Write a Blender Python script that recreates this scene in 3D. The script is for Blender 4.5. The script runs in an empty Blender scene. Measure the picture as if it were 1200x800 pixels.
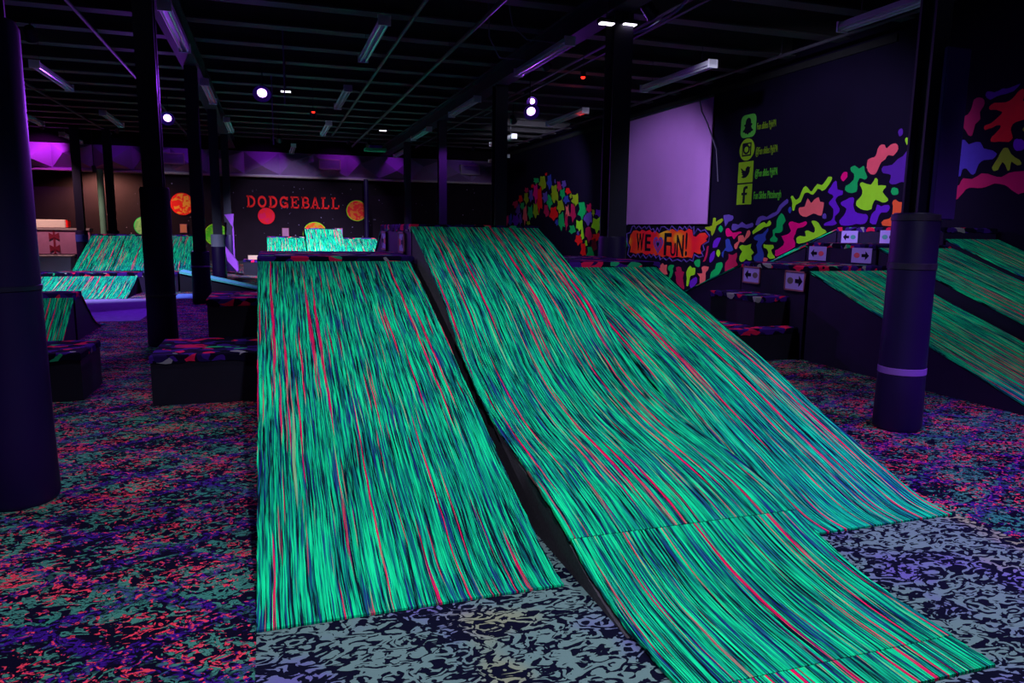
import bpy, bmesh, math, random
from mathutils import Vector, Matrix
random.seed(11)
sc = bpy.context.scene
COL = sc.collection

# ---------------------------------------------------------------- camera
cam_d = bpy.data.cameras.new('camera'); cam = bpy.data.objects.new('camera', cam_d); COL.objects.link(cam)
cam_d.sensor_width = 36.0; cam_d.lens = 36.0 * 850.0 / 1200.0; cam_d.clip_start = 0.05; cam_d.clip_end = 200
right = Vector((0.94954693, -0.31336177, 0.01284655))
up = Vector((0.03578821, 0.14895718, 0.98819581))
fwd = Vector((0.31157638, 0.93787854, -0.15265649))
cam.matrix_world = Matrix(((right.x, up.x, -fwd.x, 0), (right.y, up.y, -fwd.y, 0), (right.z, up.z, -fwd.z, 1.5), (0, 0, 0, 1)))
sc.camera = cam

# ---------------------------------------------------------------- world, exposure
w = bpy.data.worlds.new('world'); sc.world = w; w.use_nodes = True
w.node_tree.nodes['Background'].inputs[0].default_value = (0.02, 0.01, 0.05, 1)
w.node_tree.nodes['Background'].inputs[1].default_value = 0.2
sc.view_settings.view_transform = 'Standard'; sc.view_settings.look = 'None'
sc.view_settings.gamma = 1.0; sc.view_settings.exposure = 0.0; sc.view_settings.use_curve_mapping = False

# ---------------------------------------------------------------- lamps: floods added on the ceiling to light the hall
UV = (0.74, 0.80, 1.0)          # blue-white stand-in for black light and the fluorescence it excites
VIOLET = (0.36, 0.05, 1.0)
WARM = (1.0, 0.55, 0.25)
RED = (1.0, 0.03, 0.02)
def lamp(name, loc, target, color, power, deg, blend=0.6, size=0.06):
    d = bpy.data.lights.new(name, 'SPOT'); d.color = color; d.energy = power
    d.spot_size = math.radians(deg); d.spot_blend = blend; d.shadow_soft_size = size
    o = bpy.data.objects.new(name, d); COL.objects.link(o)
    o.location = loc
    o.rotation_euler = (Vector(target) - Vector(loc)).to_track_quat('-Z', 'Y').to_euler()
    return o
ADDED_FLOODS = [   # label, location, aimed at, colour, watts, cone
    ('added flood can over the left foreground slide', (0.6, 1.2, 4.5), (1.1, 3.0, 0.2), UV, 560, 85),
    ('added flood can over the right foreground slide', (3.0, 0.9, 4.5), (2.7, 2.8, 0.2), UV, 370, 85),
    ('added flood can over the right-wall stack', (6.6, 2.6, 4.5), (7.4, 5.6, 0.6), UV, 220, 95),
    ('added flood can over the left aisle', (-3.3, 5.6, 4.5), (-1.9, 3.6, 0.0), UV, 240, 110),
    ('added flood can facing the side of the right-wall stack', (4.0, 7.4, 4.5), (6.6, 8.3, 0.9), UV, 190, 76),
    ('added flood can facing the blobs above the right-wall stack', (5.2, 9.6, 4.5), (9.4, 11.0, 1.6), UV, 520, 85),
    ('added flood can facing the projection screen', (5.0, 13.2, 4.5), (9.4, 16.8, 0.9), UV, 680, 75),
    ('added flood can facing the mural hump', (6.6, 20.0, 4.5), (9.4, 25.0, 1.6), UV, 380, 85),
    ('added flood can facing the three bright far slides', (1.2, 20.6, 4.4), (1.3, 24.8, 0.5), UV, 4600, 70),
    ('added flood can facing the left back slides', (-3.6, 14.4, 4.5), (-3.6, 18.4, 0.3), UV, 1700, 64),
    ('added flood can over the short green slide at the left', (-2.9, 7.8, 4.5), (-3.1, 10.3, 0.3), UV, 230, 50),
    ('added flood can over the steps beside the left slide', (-2.0, 8.6, 4.5), (0.6, 7.6, 1.0), UV, 110, 90),
    ('added flood can facing the red wall lettering', (0.4, 25.8, 4.3), (0.6, 31.0, 1.75), UV, 520, 52),
    ('added flood can facing the discs left of the red lettering', (-3.4, 25.8, 4.3), (-3.4, 31.0, 1.5), UV, 260, 45),
    ('added flood can facing the disc right of the red lettering', (3.4, 26.4, 4.3), (3.3, 31.0, 1.7), UV, 220, 45),
    ('added violet can aimed at the violet lit column', (5.3, 17.0, 4.5), (4.6, 20.2, 2.3), VIOLET, 260, 42),
    ('added violet flood can over the right aisle', (6.0, 1.4, 4.5), (4.9, 2.6, 0.0), VIOLET, 800, 60),
]
BLOBS = """
dkpink 8.4,3.12 8.41,3.15 8.39,3.18 8.33,3.18 8.25,3.17 8.19,3.18 8.13,3.2 8.1,3.24 8.08,3.29 8.07,3.35 8.06,3.39 8.02,3.41 7.98,3.41 7.93,3.39 7.9,3.36 7.89,3.32 7.9,3.28 7.93,3.24 7.95,3.2 7.94,3.16 7.93,3.11 7.96,3.08 8,3.05 8.01,2.99 8.02,2.94 8.03,2.9 8.05,2.89 8.09,2.91 8.12,2.95 8.15,2.99 8.18,3.02 8.24,3.03 8.3,3.04 8.36,3.07
red 7.81,3.26 7.79,3.28 7.74,3.3 7.66,3.29 7.58,3.28 7.53,3.29 7.48,3.32 7.45,3.35 7.42,3.39 7.39,3.41 7.36,3.42 7.34,3.4 7.33,3.36 7.33,3.31 7.34,3.27 7.32,3.25 7.28,3.23 7.22,3.22 7.16,3.19 7.13,3.11 7.12,3.03 7.16,3.02 7.23,3.02 7.29,3.02 7.34,3.01 7.4,3 7.44,2.98 7.46,2.94 7.46,2.9 7.44,2.85 7.42,2.8 7.44,2.77 7.47,2.75 7.54,2.76 7.61,2.77 7.68,2.77 7.73,2.78 7.74,2.81 7.72,2.85 7.69,2.87 7.66,2.9 7.63,2.93 7.61,2.96 7.61,2.98 7.63,2.99 7.68,2.99 7.73,2.97 7.79,2.96 7.84,2.95 7.86,2.98 7.85,3.01 7.81,3.02 7.76,3.03 7.7,3.07 7.65,3.11 7.62,3.13 7.61,3.16 7.65,3.18 7.7,3.2 7.75,3.21 7.79,3.21 7.81,3.23
purple 7.89,3.42 7.88,3.46 7.86,3.47 7.81,3.46 7.76,3.44 7.7,3.45 7.64,3.47 7.59,3.46 7.55,3.46 7.46,3.48 7.4,3.49 7.42,3.46 7.48,3.41 7.54,3.4 7.6,3.39 7.66,3.39 7.72,3.38 7.77,3.36 7.81,3.35 7.86,3.38
green 8.46,3.44 8.44,3.45 8.41,3.43 8.38,3.43 8.35,3.41 8.34,3.36 8.34,3.3 8.37,3.29 8.4,3.28 8.42,3.27 8.44,3.29 8.45,3.37
olive 7.3,2.89 7.28,2.92 7.25,2.94 7.19,2.94 7.14,2.92 7.12,2.86 7.13,2.82 7.19,2.82 7.25,2.84 7.28,2.87
violet 7.4,2.7 7.4,2.74 7.39,2.77 7.36,2.78 7.33,2.77 7.3,2.77 7.27,2.75 7.25,2.72 7.24,2.69 7.24,2.65 7.25,2.63 7.28,2.62 7.31,2.62 7.34,2.62 7.37,2.64 7.39,2.67
blueviolet 8.39,2.56 8.34,2.57 8.28,2.58 8.21,2.6 8.17,2.64 8.22,2.71 8.27,2.79 8.27,2.83 8.25,2.86 8.2,2.86 8.14,2.85 8.1,2.81 8.07,2.78 8.02,2.79 7.97,2.8 7.93,2.8 7.89,2.79 7.86,2.75 7.83,2.7 7.76,2.68 7.69,2.66 7.65,2.63 7.62,2.61 7.64,2.57 7.68,2.54 7.74,2.54 7.81,2.54 7.85,2.52 7.88,2.49 7.9,2.43 7.92,2.37 7.95,2.35 7.98,2.36 8.02,2.4 8.06,2.44 8.1,2.45 8.13,2.43 8.14,2.38 8.15,2.34 8.19,2.34 8.22,2.36 8.23,2.4 8.25,2.44 8.3,2.46 8.36,2.48 8.39,2.52
olive 7.54,2.67 7.51,2.68 7.47,2.67 7.45,2.64 7.42,2.59 7.36,2.54 7.29,2.5 7.26,2.46 7.26,2.44 7.28,2.43 7.31,2.43 7.36,2.46 7.4,2.49 7.41,2.45 7.41,2.39 7.42,2.37 7.44,2.37 7.46,2.41 7.48,2.45 7.51,2.48 7.53,2.49 7.56,2.44 7.58,2.39 7.62,2.38 7.64,2.38 7.66,2.4 7.67,2.43 7.64,2.49 7.6,2.55 7.57,2.62
dkpink 8.28,2.11 8.27,2.15 8.24,2.18 8.2,2.2 8.15,2.22 8.13,2.27 8.1,2.31 8.03,2.3 7.96,2.29 7.89,2.32 7.82,2.36 7.73,2.35 7.65,2.32 7.59,2.3 7.52,2.29 7.47,2.31 7.41,2.34 7.33,2.35 7.23,2.35 7.12,2.35 7.03,2.32 6.99,2.22 7,2.12 7.08,2.09 7.17,2.07 7.22,2.06 7.25,2.05 7.3,2.08 7.35,2.11 7.4,2.15 7.45,2.18 7.53,2.2 7.61,2.21 7.67,2.19 7.73,2.17 7.79,2.16 7.86,2.16 7.93,2.17 7.99,2.17 8.04,2.15 8.07,2.11 8.11,2.07 8.15,2.02 8.19,2.01 8.23,2.01 8.27,2.05
violet 8.38,2.37 8.36,2.4 8.34,2.4 8.32,2.37 8.31,2.32 8.32,2.28 8.35,2.25 8.37,2.25 8.38,2.28 8.39,2.33
green 8.43,2.11 8.39,2.12 8.35,2.09 8.32,2.03 8.31,1.97 8.35,1.93 8.4,1.92 8.42,2.02
purple 9.34,3.09 9.34,3.12 9.32,3.14 9.3,3.15 9.28,3.15 9.26,3.13 9.25,3.1 9.25,3.06 9.27,3.04 9.29,3.03 9.31,3.03 9.33,3.06
lime 9.19,2.95 9.19,2.98 9.17,3 9.15,2.99 9.12,2.97 9.11,2.94 9.11,2.91 9.13,2.89 9.15,2.88 9.17,2.91
coral 9.93,2.61 9.93,2.67 9.92,2.72 9.88,2.74 9.83,2.75 9.79,2.75 9.76,2.77 9.74,2.82 9.73,2.88 9.7,2.92 9.66,2.94 9.63,2.94 9.59,2.93 9.57,2.89 9.54,2.87 9.51,2.89 9.47,2.92 9.42,2.93 9.38,2.93 9.34,2.91 9.32,2.88 9.31,2.84 9.33,2.8 9.36,2.77 9.4,2.74 9.45,2.75 9.5,2.76 9.53,2.74 9.55,2.7 9.59,2.68 9.63,2.66 9.65,2.63 9.67,2.59 9.69,2.54 9.71,2.5 9.75,2.47 9.78,2.47 9.83,2.48 9.87,2.51 9.9,2.54 9.91,2.57 9.93,2.59
purple 9.6,2.51 9.61,2.55 9.58,2.59 9.5,2.59 9.4,2.6 9.35,2.64 9.3,2.68 9.25,2.7 9.2,2.72 9.16,2.77 9.13,2.8 9.06,2.8 8.99,2.74 8.94,2.51 8.94,2.3 9.05,2.28 9.18,2.32 9.23,2.31 9.26,2.3 9.31,2.29 9.36,2.29 9.4,2.3 9.43,2.33 9.41,2.39 9.41,2.44 9.46,2.46 9.52,2.47 9.57,2.48
green 10.29,2.62 10.25,2.64 10.2,2.65 10.15,2.62 10.1,2.59 10.04,2.61 10,2.63 9.98,2.6 9.97,2.55 9.93,2.49 9.9,2.44 9.92,2.41 9.96,2.4 10.01,2.42 10.07,2.43 10.09,2.4 10.11,2.36 10.1,2.3 10.1,2.25 10.11,2.21 10.15,2.2 10.22,2.19 10.29,2.2 10.34,2.22 10.38,2.25 10.38,2.28 10.37,2.32 10.33,2.33 10.28,2.35 10.24,2.38 10.2,2.41 10.19,2.46 10.2,2.51 10.23,2.53 10.27,2.56 10.29,2.59
magenta 10.5,2.48 10.48,2.52 10.44,2.56 10.4,2.56 10.36,2.55 10.35,2.51 10.35,2.47 10.39,2.43 10.43,2.4 10.46,2.41 10.48,2.43 10.5,2.45
lime 10.05,2.32 10.04,2.35 10,2.36 9.91,2.33 9.81,2.31 9.76,2.36 9.73,2.41 9.7,2.41 9.67,2.38 9.67,2.34 9.66,2.29 9.58,2.29 9.5,2.28 9.49,2.27 9.49,2.25 9.53,2.22 9.55,2.18 9.49,2.12 9.43,2.07 9.42,2.04 9.45,2.02 9.48,2.01 9.53,2.01 9.61,2.04 9.68,2.06 9.71,2.04 9.73,2 9.74,1.96 9.75,1.91 9.79,1.9 9.84,1.89 9.92,1.9 9.99,1.92 10.05,1.95 10.09,1.98 10.1,2.01 10.09,2.05 10.04,2.09 10,2.13 9.98,2.17 9.98,2.22 10.01,2.27
green 9.38,2.18 9.37,2.21 9.36,2.23 9.34,2.24 9.31,2.24 9.28,2.23 9.25,2.22 9.24,2.2 9.23,2.17 9.23,2.15 9.24,2.13 9.27,2.12 9.3,2.12 9.32,2.12 9.35,2.13 9.37,2.16
violet 10.79,2.23 10.77,2.28 10.72,2.32 10.69,2.37 10.66,2.4 10.62,2.42 10.59,2.4 10.58,2.34 10.56,2.27 10.49,2.25 10.43,2.24 10.42,2.2 10.43,2.17 10.48,2.16 10.53,2.15 10.57,2.12 10.59,2.08 10.53,2 10.47,1.93 10.47,1.9 10.48,1.87 10.52,1.84 10.56,1.81 10.57,1.78 10.57,1.74 10.54,1.71 10.51,1.68 10.54,1.66 10.61,1.64 10.72,1.64 10.82,1.64 10.82,1.67 10.79,1.69 10.72,1.71 10.65,1.73 10.62,1.77 10.61,1.81 10.61,1.87 10.62,1.93 10.68,1.98 10.73,2.01 10.74,2.04 10.72,2.07 10.68,2.1 10.65,2.13 10.64,2.15 10.67,2.18 10.74,2.2
violet 10.45,2.04 10.41,2.06 10.34,2.08 10.27,2.11 10.2,2.12 10.17,2.11 10.15,2.09 10.15,2.05 10.16,1.99 10.14,1.93 10.11,1.88 10.05,1.85 9.98,1.84 9.92,1.83 9.86,1.83 9.82,1.8 9.81,1.76 9.83,1.71 9.87,1.67 9.96,1.66 10.06,1.67 10.15,1.65 10.25,1.64 10.34,1.64 10.41,1.65 10.45,1.69 10.45,1.73 10.41,1.77 10.36,1.81 10.32,1.87 10.31,1.93 10.36,1.96 10.41,1.98 10.45,2.01
violet 9.76,1.69 9.76,1.75 9.74,1.82 9.7,1.86 9.66,1.89 9.65,1.94 9.64,1.98 9.6,1.97 9.55,1.95 9.48,1.97 9.41,1.97 9.38,1.95 9.37,1.92 9.39,1.88 9.43,1.85 9.48,1.85 9.54,1.85 9.57,1.82 9.59,1.78 9.61,1.71 9.63,1.66 9.7,1.66
orange 9.49,1.64 9.52,1.69 9.47,1.73 9.42,1.74 9.36,1.75 9.33,1.78 9.31,1.82 9.31,1.88 9.31,1.95 9.33,1.99 9.33,2.01 9.31,2.04 9.27,2.05 9.24,2.03 9.2,2.01 9.11,2 9.03,1.95 8.97,1.79 8.99,1.64 9.23,1.62
lime 11.77,2.18 11.75,2.2 11.71,2.2 11.67,2.16 11.62,2.12 11.58,2.13 11.53,2.16 11.5,2.22 11.47,2.28 11.43,2.34 11.38,2.37 11.33,2.34 11.28,2.3 11.25,2.27 11.2,2.26 11.14,2.33 11.07,2.39 11.02,2.38 10.96,2.36 10.92,2.38 10.88,2.42 10.84,2.46 10.81,2.5 10.76,2.5 10.72,2.49 10.71,2.46 10.73,2.42 10.79,2.35 10.85,2.29 10.89,2.27 10.94,2.26 10.99,2.29 11.05,2.3 11.1,2.25 11.16,2.2 11.22,2.21 11.28,2.24 11.33,2.25 11.39,2.24 11.43,2.17 11.48,2.08 11.55,2.05 11.61,2.03 11.63,1.98 11.64,1.93 11.67,1.92 11.7,1.94 11.71,2 11.71,2.06 11.74,2.13
salmon 11.52,1.93 11.52,1.96 11.49,1.98 11.43,1.98 11.36,1.99 11.33,2.07 11.3,2.14 11.25,2.1 11.2,2.05 11.16,2.07 11.12,2.11 11.06,2.14 11.01,2.15 10.99,2.11 10.97,2.07 10.91,2.06 10.87,2.05 10.87,1.99 10.88,1.92 10.89,1.86 10.91,1.82 10.94,1.82 11,1.83 11.05,1.85 11.12,1.86 11.21,1.83 11.3,1.8 11.39,1.81 11.46,1.84 11.5,1.88
blue 11.82,1.94 11.8,1.98 11.77,2 11.74,1.98 11.72,1.94 11.73,1.9 11.76,1.87 11.8,1.9
slate 10.87,1.77 10.88,1.8 10.87,1.84 10.84,1.86 10.8,1.85 10.78,1.81 10.78,1.77 10.82,1.76
olive 14.63,1.61 14.5,1.62 14.35,1.64 14.33,1.72 14.32,1.81 14.27,1.82 14.22,1.81 14.22,1.76 14.21,1.72 14.11,1.76 14,1.8 13.95,1.79 13.94,1.75 13.99,1.71 14.06,1.68 14.12,1.66 14.18,1.64 14.2,1.6 14.22,1.55 14.27,1.47 14.33,1.41 14.36,1.45 14.39,1.52 14.47,1.54 14.55,1.55 14.62,1.58
green 14.1,1.57 14.07,1.62 14.02,1.65 13.96,1.62 13.92,1.57 13.95,1.52 14,1.49 14.06,1.52
slate 13.93,1.87 13.75,1.88 13.58,1.85 13.56,1.8 13.61,1.75 13.66,1.74 13.73,1.73 13.79,1.67 13.84,1.62 13.86,1.67 13.89,1.75 13.93,1.82
slate 13.59,1.55 13.61,1.62 13.58,1.68 13.48,1.68 13.37,1.66 13.31,1.69 13.25,1.72 13.18,1.69 13.11,1.66 12.99,1.68 12.9,1.7 12.86,1.67 12.87,1.62 12.94,1.6 13.06,1.58 13.17,1.6 13.28,1.61 13.38,1.58 13.48,1.54 13.55,1.54
slate 12.79,1.66 12.77,1.73 12.72,1.8 12.65,1.83 12.58,1.84 12.52,1.83 12.45,1.81 12.36,1.85 12.26,1.89 12.2,1.9 12.15,1.92 12.12,1.97 12.08,2.03 11.97,2.1 11.87,2.15 11.83,2.12 11.84,2.07 11.92,2.03 12,1.98 12.04,1.93 12.09,1.88 12.16,1.84 12.25,1.81 12.35,1.78 12.45,1.76 12.53,1.75 12.61,1.74 12.65,1.69 12.68,1.65 12.74,1.64
lime 12.88,1.52 12.83,1.56 12.76,1.61 12.7,1.65 12.64,1.68 12.58,1.7 12.52,1.71 12.48,1.69 12.44,1.67 12.4,1.71 12.36,1.74 12.33,1.73 12.3,1.7 12.3,1.67 12.33,1.64 12.42,1.62 12.51,1.61 12.57,1.58 12.63,1.55 12.71,1.52 12.79,1.49 12.83,1.47 12.85,1.46 12.87,1.48
green 12.13,1.74 12.08,1.82 12.01,1.88 11.95,1.85 11.91,1.8 11.88,1.76 11.87,1.73 11.91,1.69 11.95,1.65 11.94,1.6 11.94,1.55 11.97,1.52 12.03,1.5 12.1,1.5 12.16,1.5 12.17,1.47 12.16,1.44 12.11,1.41 12.07,1.39 12.07,1.35 12.11,1.32 12.19,1.32 12.28,1.33 12.3,1.36 12.29,1.38 12.25,1.41 12.21,1.44 12.22,1.49 12.23,1.55 12.18,1.58 12.13,1.61 12.13,1.67
magenta 13.81,1.57 13.75,1.59 13.69,1.58 13.63,1.53 13.56,1.49 13.43,1.5 13.31,1.52 13.25,1.51 13.24,1.49 13.31,1.47 13.4,1.43 13.45,1.38 13.5,1.35 13.54,1.38 13.58,1.42 13.66,1.41 13.74,1.4 13.79,1.43 13.81,1.47 13.82,1.52
salmon 13.35,1.42 13.28,1.44 13.19,1.44 13.15,1.4 13.12,1.38 13.09,1.45 13.05,1.53 13,1.55 12.97,1.54 12.94,1.5 12.95,1.45 12.99,1.41 13.06,1.37 13.11,1.33 13.16,1.29 13.23,1.3 13.29,1.3 13.34,1.23 13.37,1.16 13.41,1.14 13.44,1.15 13.47,1.19 13.47,1.24 13.41,1.28 13.34,1.31 13.35,1.37
blue 12.82,1.4 12.78,1.43 12.7,1.46 12.62,1.47 12.54,1.48 12.45,1.54 12.39,1.59 12.37,1.57 12.38,1.53 12.42,1.49 12.45,1.43 12.44,1.39 12.42,1.36 12.47,1.32 12.52,1.28 12.55,1.24 12.55,1.2 12.5,1.14 12.46,1.07 12.46,0.99 12.5,0.92 12.61,0.89 12.73,0.91 12.78,0.95 12.78,1.01 12.72,1.05 12.66,1.09 12.69,1.17 12.72,1.25 12.69,1.29 12.67,1.33 12.71,1.34 12.77,1.35 12.81,1.37
lime 13.3,1.18 13.27,1.21 13.2,1.24 13.12,1.23 13.04,1.23 12.96,1.25 12.89,1.27 12.9,1.23 12.91,1.18 12.84,1.13 12.79,1.09 12.82,1.06 12.87,1.03 12.85,0.98 12.84,0.94 12.88,0.92 12.95,0.92 12.99,0.94 13.04,0.95 13.07,0.92 13.12,0.89 13.19,0.88 13.25,0.9 13.27,0.94 13.26,0.99 13.22,1.05 13.18,1.1 13.24,1.14
lime 12.48,1.27 12.43,1.26 12.35,1.26 12.27,1.26 12.2,1.26 12.17,1.23 12.17,1.2 12.21,1.18 12.24,1.16 12.22,1.11 12.18,1.07 12.13,1.04 12.11,1.01 12.17,0.99 12.25,0.98 12.31,1 12.35,1.03 12.34,1.06 12.32,1.1 12.34,1.14 12.39,1.18 12.43,1.19 12.47,1.2 12.49,1.24
magenta 12.11,1.16 12.04,1.18 11.96,1.22 11.89,1.26 11.86,1.32 11.91,1.38 11.96,1.44 11.89,1.45 11.8,1.47 11.73,1.5 11.69,1.54 11.74,1.61 11.78,1.67 11.75,1.71 11.68,1.72 11.59,1.7 11.49,1.68 11.39,1.7 11.31,1.72 11.27,1.7 11.27,1.67 11.31,1.64 11.38,1.61 11.45,1.6 11.52,1.59 11.55,1.54 11.56,1.49 11.59,1.45 11.61,1.39 11.55,1.32 11.55,1.24 11.79,1.13 12.06,1.04 12.12,1.06 12.11,1.11 12.12,1.14
lime 11.52,1.41 11.49,1.43 11.43,1.45 11.35,1.44 11.27,1.44 11.28,1.48 11.3,1.53 11.27,1.55 11.22,1.55 11.13,1.52 11.06,1.51 11.04,1.55 11.05,1.6 11.11,1.66 11.15,1.71 11.13,1.73 11.09,1.73 11.03,1.72 10.97,1.69 10.92,1.64 10.87,1.59 10.78,1.56 10.74,1.52 10.88,1.46 11.08,1.39 11.28,1.33 11.45,1.3 11.51,1.32 11.52,1.36 11.53,1.39
crimson 13.76,0.63 13.77,0.74 13.76,0.84 13.7,0.89 13.65,0.92 13.65,0.98 13.66,1.03 13.6,1.02 13.52,1.01 13.44,1.04 13.38,1.07 13.36,1.04 13.35,0.99 13.37,0.94 13.39,0.89 13.32,0.83 13.29,0.77 13.48,0.69 13.69,0.62 13.75,0.61
blue 13.81,1.33 13.74,1.36 13.67,1.35 13.64,1.31 13.61,1.25 13.54,1.18 13.5,1.12 13.58,1.09 13.69,1.08 13.77,1.1 13.83,1.09 13.85,1.01 13.86,0.94 13.91,0.98 13.92,1.05 13.85,1.1 13.77,1.17 13.79,1.25
violet 14.28,1.15 14.28,1.22 14.25,1.3 14.19,1.34 14.13,1.37 14.04,1.38 13.98,1.37 14,1.33 14.04,1.27 14.07,1.22 14.11,1.17 14.2,1.15
lime 14.13,1.03 14.11,1.09 14.06,1.12 14,1.09 13.97,1.04 13.99,0.99 14.04,0.95 14.1,0.98
violet 14.38,0.83 14.38,0.91 14.34,1.01 14.27,1.06 14.2,1.08 14.18,1.03 14.19,0.95 14.22,0.89 14.28,0.84 14.34,0.81
crimson 14.64,0.82 14.6,0.88 14.55,0.97 14.53,1.07 14.51,1.16 14.47,1.19 14.44,1.18 14.45,1.1 14.47,1 14.5,0.92 14.54,0.85 14.6,0.82
green 14.99,0.82 14.89,0.86 14.78,0.87 14.75,0.8 14.76,0.71 14.82,0.68 14.9,0.69 14.95,0.71 14.98,0.74 15.01,0.78
lime 15.33,0.54 15.26,0.64 15.18,0.7 15.13,0.68 15.09,0.65 15.01,0.66 14.95,0.65 14.94,0.58 14.96,0.5 15.04,0.48 15.12,0.46 15.16,0.42 15.17,0.37 15.19,0.28 15.22,0.21 15.26,0.2 15.3,0.22 15.3,0.3 15.29,0.39 15.32,0.47
salmon 14.86,0.54 14.75,0.54 14.64,0.55 14.65,0.61 14.68,0.67 14.66,0.7 14.6,0.72 14.49,0.72 14.39,0.71 14.4,0.67 14.44,0.62 14.48,0.6 14.51,0.56 14.5,0.49 14.5,0.41 14.52,0.38 14.57,0.35 14.65,0.28 14.72,0.24 14.73,0.33 14.74,0.46 14.81,0.51
green 14.32,0.46 14.31,0.53 14.28,0.6 14.21,0.65 14.14,0.68 14.12,0.74 14.1,0.8 14,0.83 13.9,0.84 13.86,0.8 13.86,0.74 13.89,0.69 13.93,0.64 13.96,0.6 14,0.56 14.1,0.49 14.21,0.43 14.28,0.43
violet 15.16,0.22 15.17,0.27 15.14,0.34 15.02,0.41 14.9,0.45 14.85,0.42 14.84,0.36 14.86,0.31 14.91,0.27 14.97,0.21 15.04,0.16 15.11,0.18
salmon 12.45,1 12.38,1 12.33,0.99 12.33,0.96 12.36,0.93 12.41,0.91 12.46,0.92 12.47,0.96
salmon 16.73,0.66 16.67,0.66 16.58,0.64 16.52,0.67 16.48,0.7 16.43,0.68 16.37,0.65 16.3,0.67 16.25,0.67 16.25,0.61 16.26,0.53 16.22,0.47 16.2,0.43 16.26,0.42 16.35,0.42 16.47,0.46 16.59,0.51 16.69,0.59
green 16.17,0.64 16.1,0.67 16.03,0.68 15.95,0.68 15.9,0.66 15.93,0.63 15.97,0.58 15.95,0.55 15.94,0.51 15.98,0.42 16.04,0.34 16.11,0.33 16.14,0.36 16.11,0.42 16.08,0.49 16.13,0.52 16.19,0.55 16.19,0.59
crimson 15.86,0.5 15.82,0.52 15.77,0.53 15.8,0.58 15.8,0.63 15.7,0.65 15.59,0.64 15.56,0.6 15.54,0.55 15.47,0.54 15.42,0.53 15.45,0.47 15.48,0.38 15.43,0.26 15.39,0.16 15.4,0.12 15.45,0.12 15.6,0.17 15.74,0.24 15.78,0.31 15.78,0.38 15.83,0.45
blue 18.79,1.52 18.76,1.58 18.71,1.62 18.63,1.58 18.59,1.52 18.62,1.46 18.69,1.42 18.75,1.46
violet 18.88,1.76 18.81,1.84 18.7,1.89 18.59,1.83 18.5,1.76 18.45,1.71 18.46,1.67 18.57,1.65 18.71,1.65 18.82,1.69
green 18.92,1.27 18.88,1.32 18.81,1.35 18.74,1.32 18.69,1.28 18.73,1.23 18.8,1.2 18.87,1.23
green 18.61,1.14 18.59,1.23 18.55,1.28 18.51,1.23 18.47,1.14 18.49,1.05 18.53,1 18.58,1.05
crimson 18.88,0.96 18.85,1.07 18.79,1.13 18.73,1.07 18.69,0.97 18.71,0.86 18.77,0.79 18.83,0.85
lime 17.11,0.69 17.04,0.71 16.95,0.72 16.85,0.7 16.79,0.68 16.82,0.66 16.89,0.64 16.97,0.64 17.05,0.66 17.1,0.68
green 25.71,3.29 25.65,3.26 25.61,3.23 25.68,3.23 25.79,3.23 25.93,3.2 26.05,3.18 26.08,3.22 26.11,3.26 26.22,3.28 26.31,3.29 26.24,3.3 26.16,3.33 26.23,3.37 26.27,3.41 26.13,3.41 25.95,3.39 25.84,3.39 25.75,3.38 25.71,3.36 25.7,3.34 25.71,3.32
olive 24.94,3.14 24.94,3.07 24.97,3 25.05,2.98 25.15,2.98 25.24,2.94 25.33,2.92 25.37,2.98 25.43,3.07 25.62,3.11 25.77,3.16 25.68,3.19 25.55,3.25 25.55,3.35 25.55,3.44 25.44,3.43 25.3,3.41 25.2,3.42 25.12,3.43 25.07,3.35 25.04,3.26 24.98,3.2
blue 24.4,3.19 24.37,3.1 24.36,3.02 24.4,3.01 24.46,3 24.53,2.94 24.6,2.9 24.66,2.96 24.72,3.05 24.83,3.11 24.9,3.16 24.85,3.2 24.78,3.24 24.8,3.32 24.8,3.4 24.74,3.41 24.65,3.39 24.56,3.43 24.49,3.44 24.45,3.35 24.44,3.24 24.42,3.21
red 24.87,3.47 24.85,3.44 24.84,3.42 24.86,3.43 24.9,3.43 24.92,3.42 24.94,3.41 24.96,3.42 24.99,3.43 25.04,3.45 25.07,3.47 25.06,3.48 25.03,3.49 25.04,3.51 25.03,3.51 24.99,3.52 24.94,3.52 24.91,3.53 24.89,3.53 24.87,3.51 24.86,3.49 24.86,3.48
slate 24.01,3.17 24,3.15 23.99,3.12 24.01,3.11 24.03,3.1 24.05,3.09 24.06,3.09 24.07,3.11 24.09,3.13 24.12,3.15 24.14,3.16 24.13,3.17 24.11,3.19 24.11,3.22 24.11,3.25 24.1,3.24 24.07,3.22 24.06,3.24 24.04,3.25 24.03,3.23 24.02,3.2 24.02,3.18
crimson 23.51,3 23.46,2.93 23.43,2.87 23.49,2.87 23.58,2.87 23.65,2.83 23.71,2.8 23.75,2.85 23.78,2.91 23.84,2.92 23.88,2.93 23.86,2.97 23.82,3.02 23.85,3.09 23.86,3.16 23.78,3.15 23.68,3.13 23.64,3.15 23.61,3.17 23.59,3.12 23.56,3.06 23.54,3.03
slate 23.05,3.03 23.04,3 23.05,2.96 23.11,2.95 23.19,2.93 23.25,2.91 23.3,2.9 23.34,2.93 23.37,2.97 23.45,2.99 23.5,3.01 23.44,3.03 23.37,3.06 23.41,3.1 23.44,3.14 23.36,3.15 23.25,3.14 23.2,3.15 23.16,3.16 23.12,3.11 23.09,3.07 23.07,3.04
red 26.28,3.12 26.26,3.09 26.24,3.07 26.28,3.07 26.32,3.07 26.38,3.06 26.43,3.06 26.47,3.07 26.5,3.09 26.53,3.11 26.54,3.12 26.51,3.14 26.48,3.15 26.49,3.18 26.49,3.21 26.46,3.19 26.42,3.18 26.37,3.19 26.32,3.2 26.29,3.18 26.27,3.16 26.27,3.14
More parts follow.
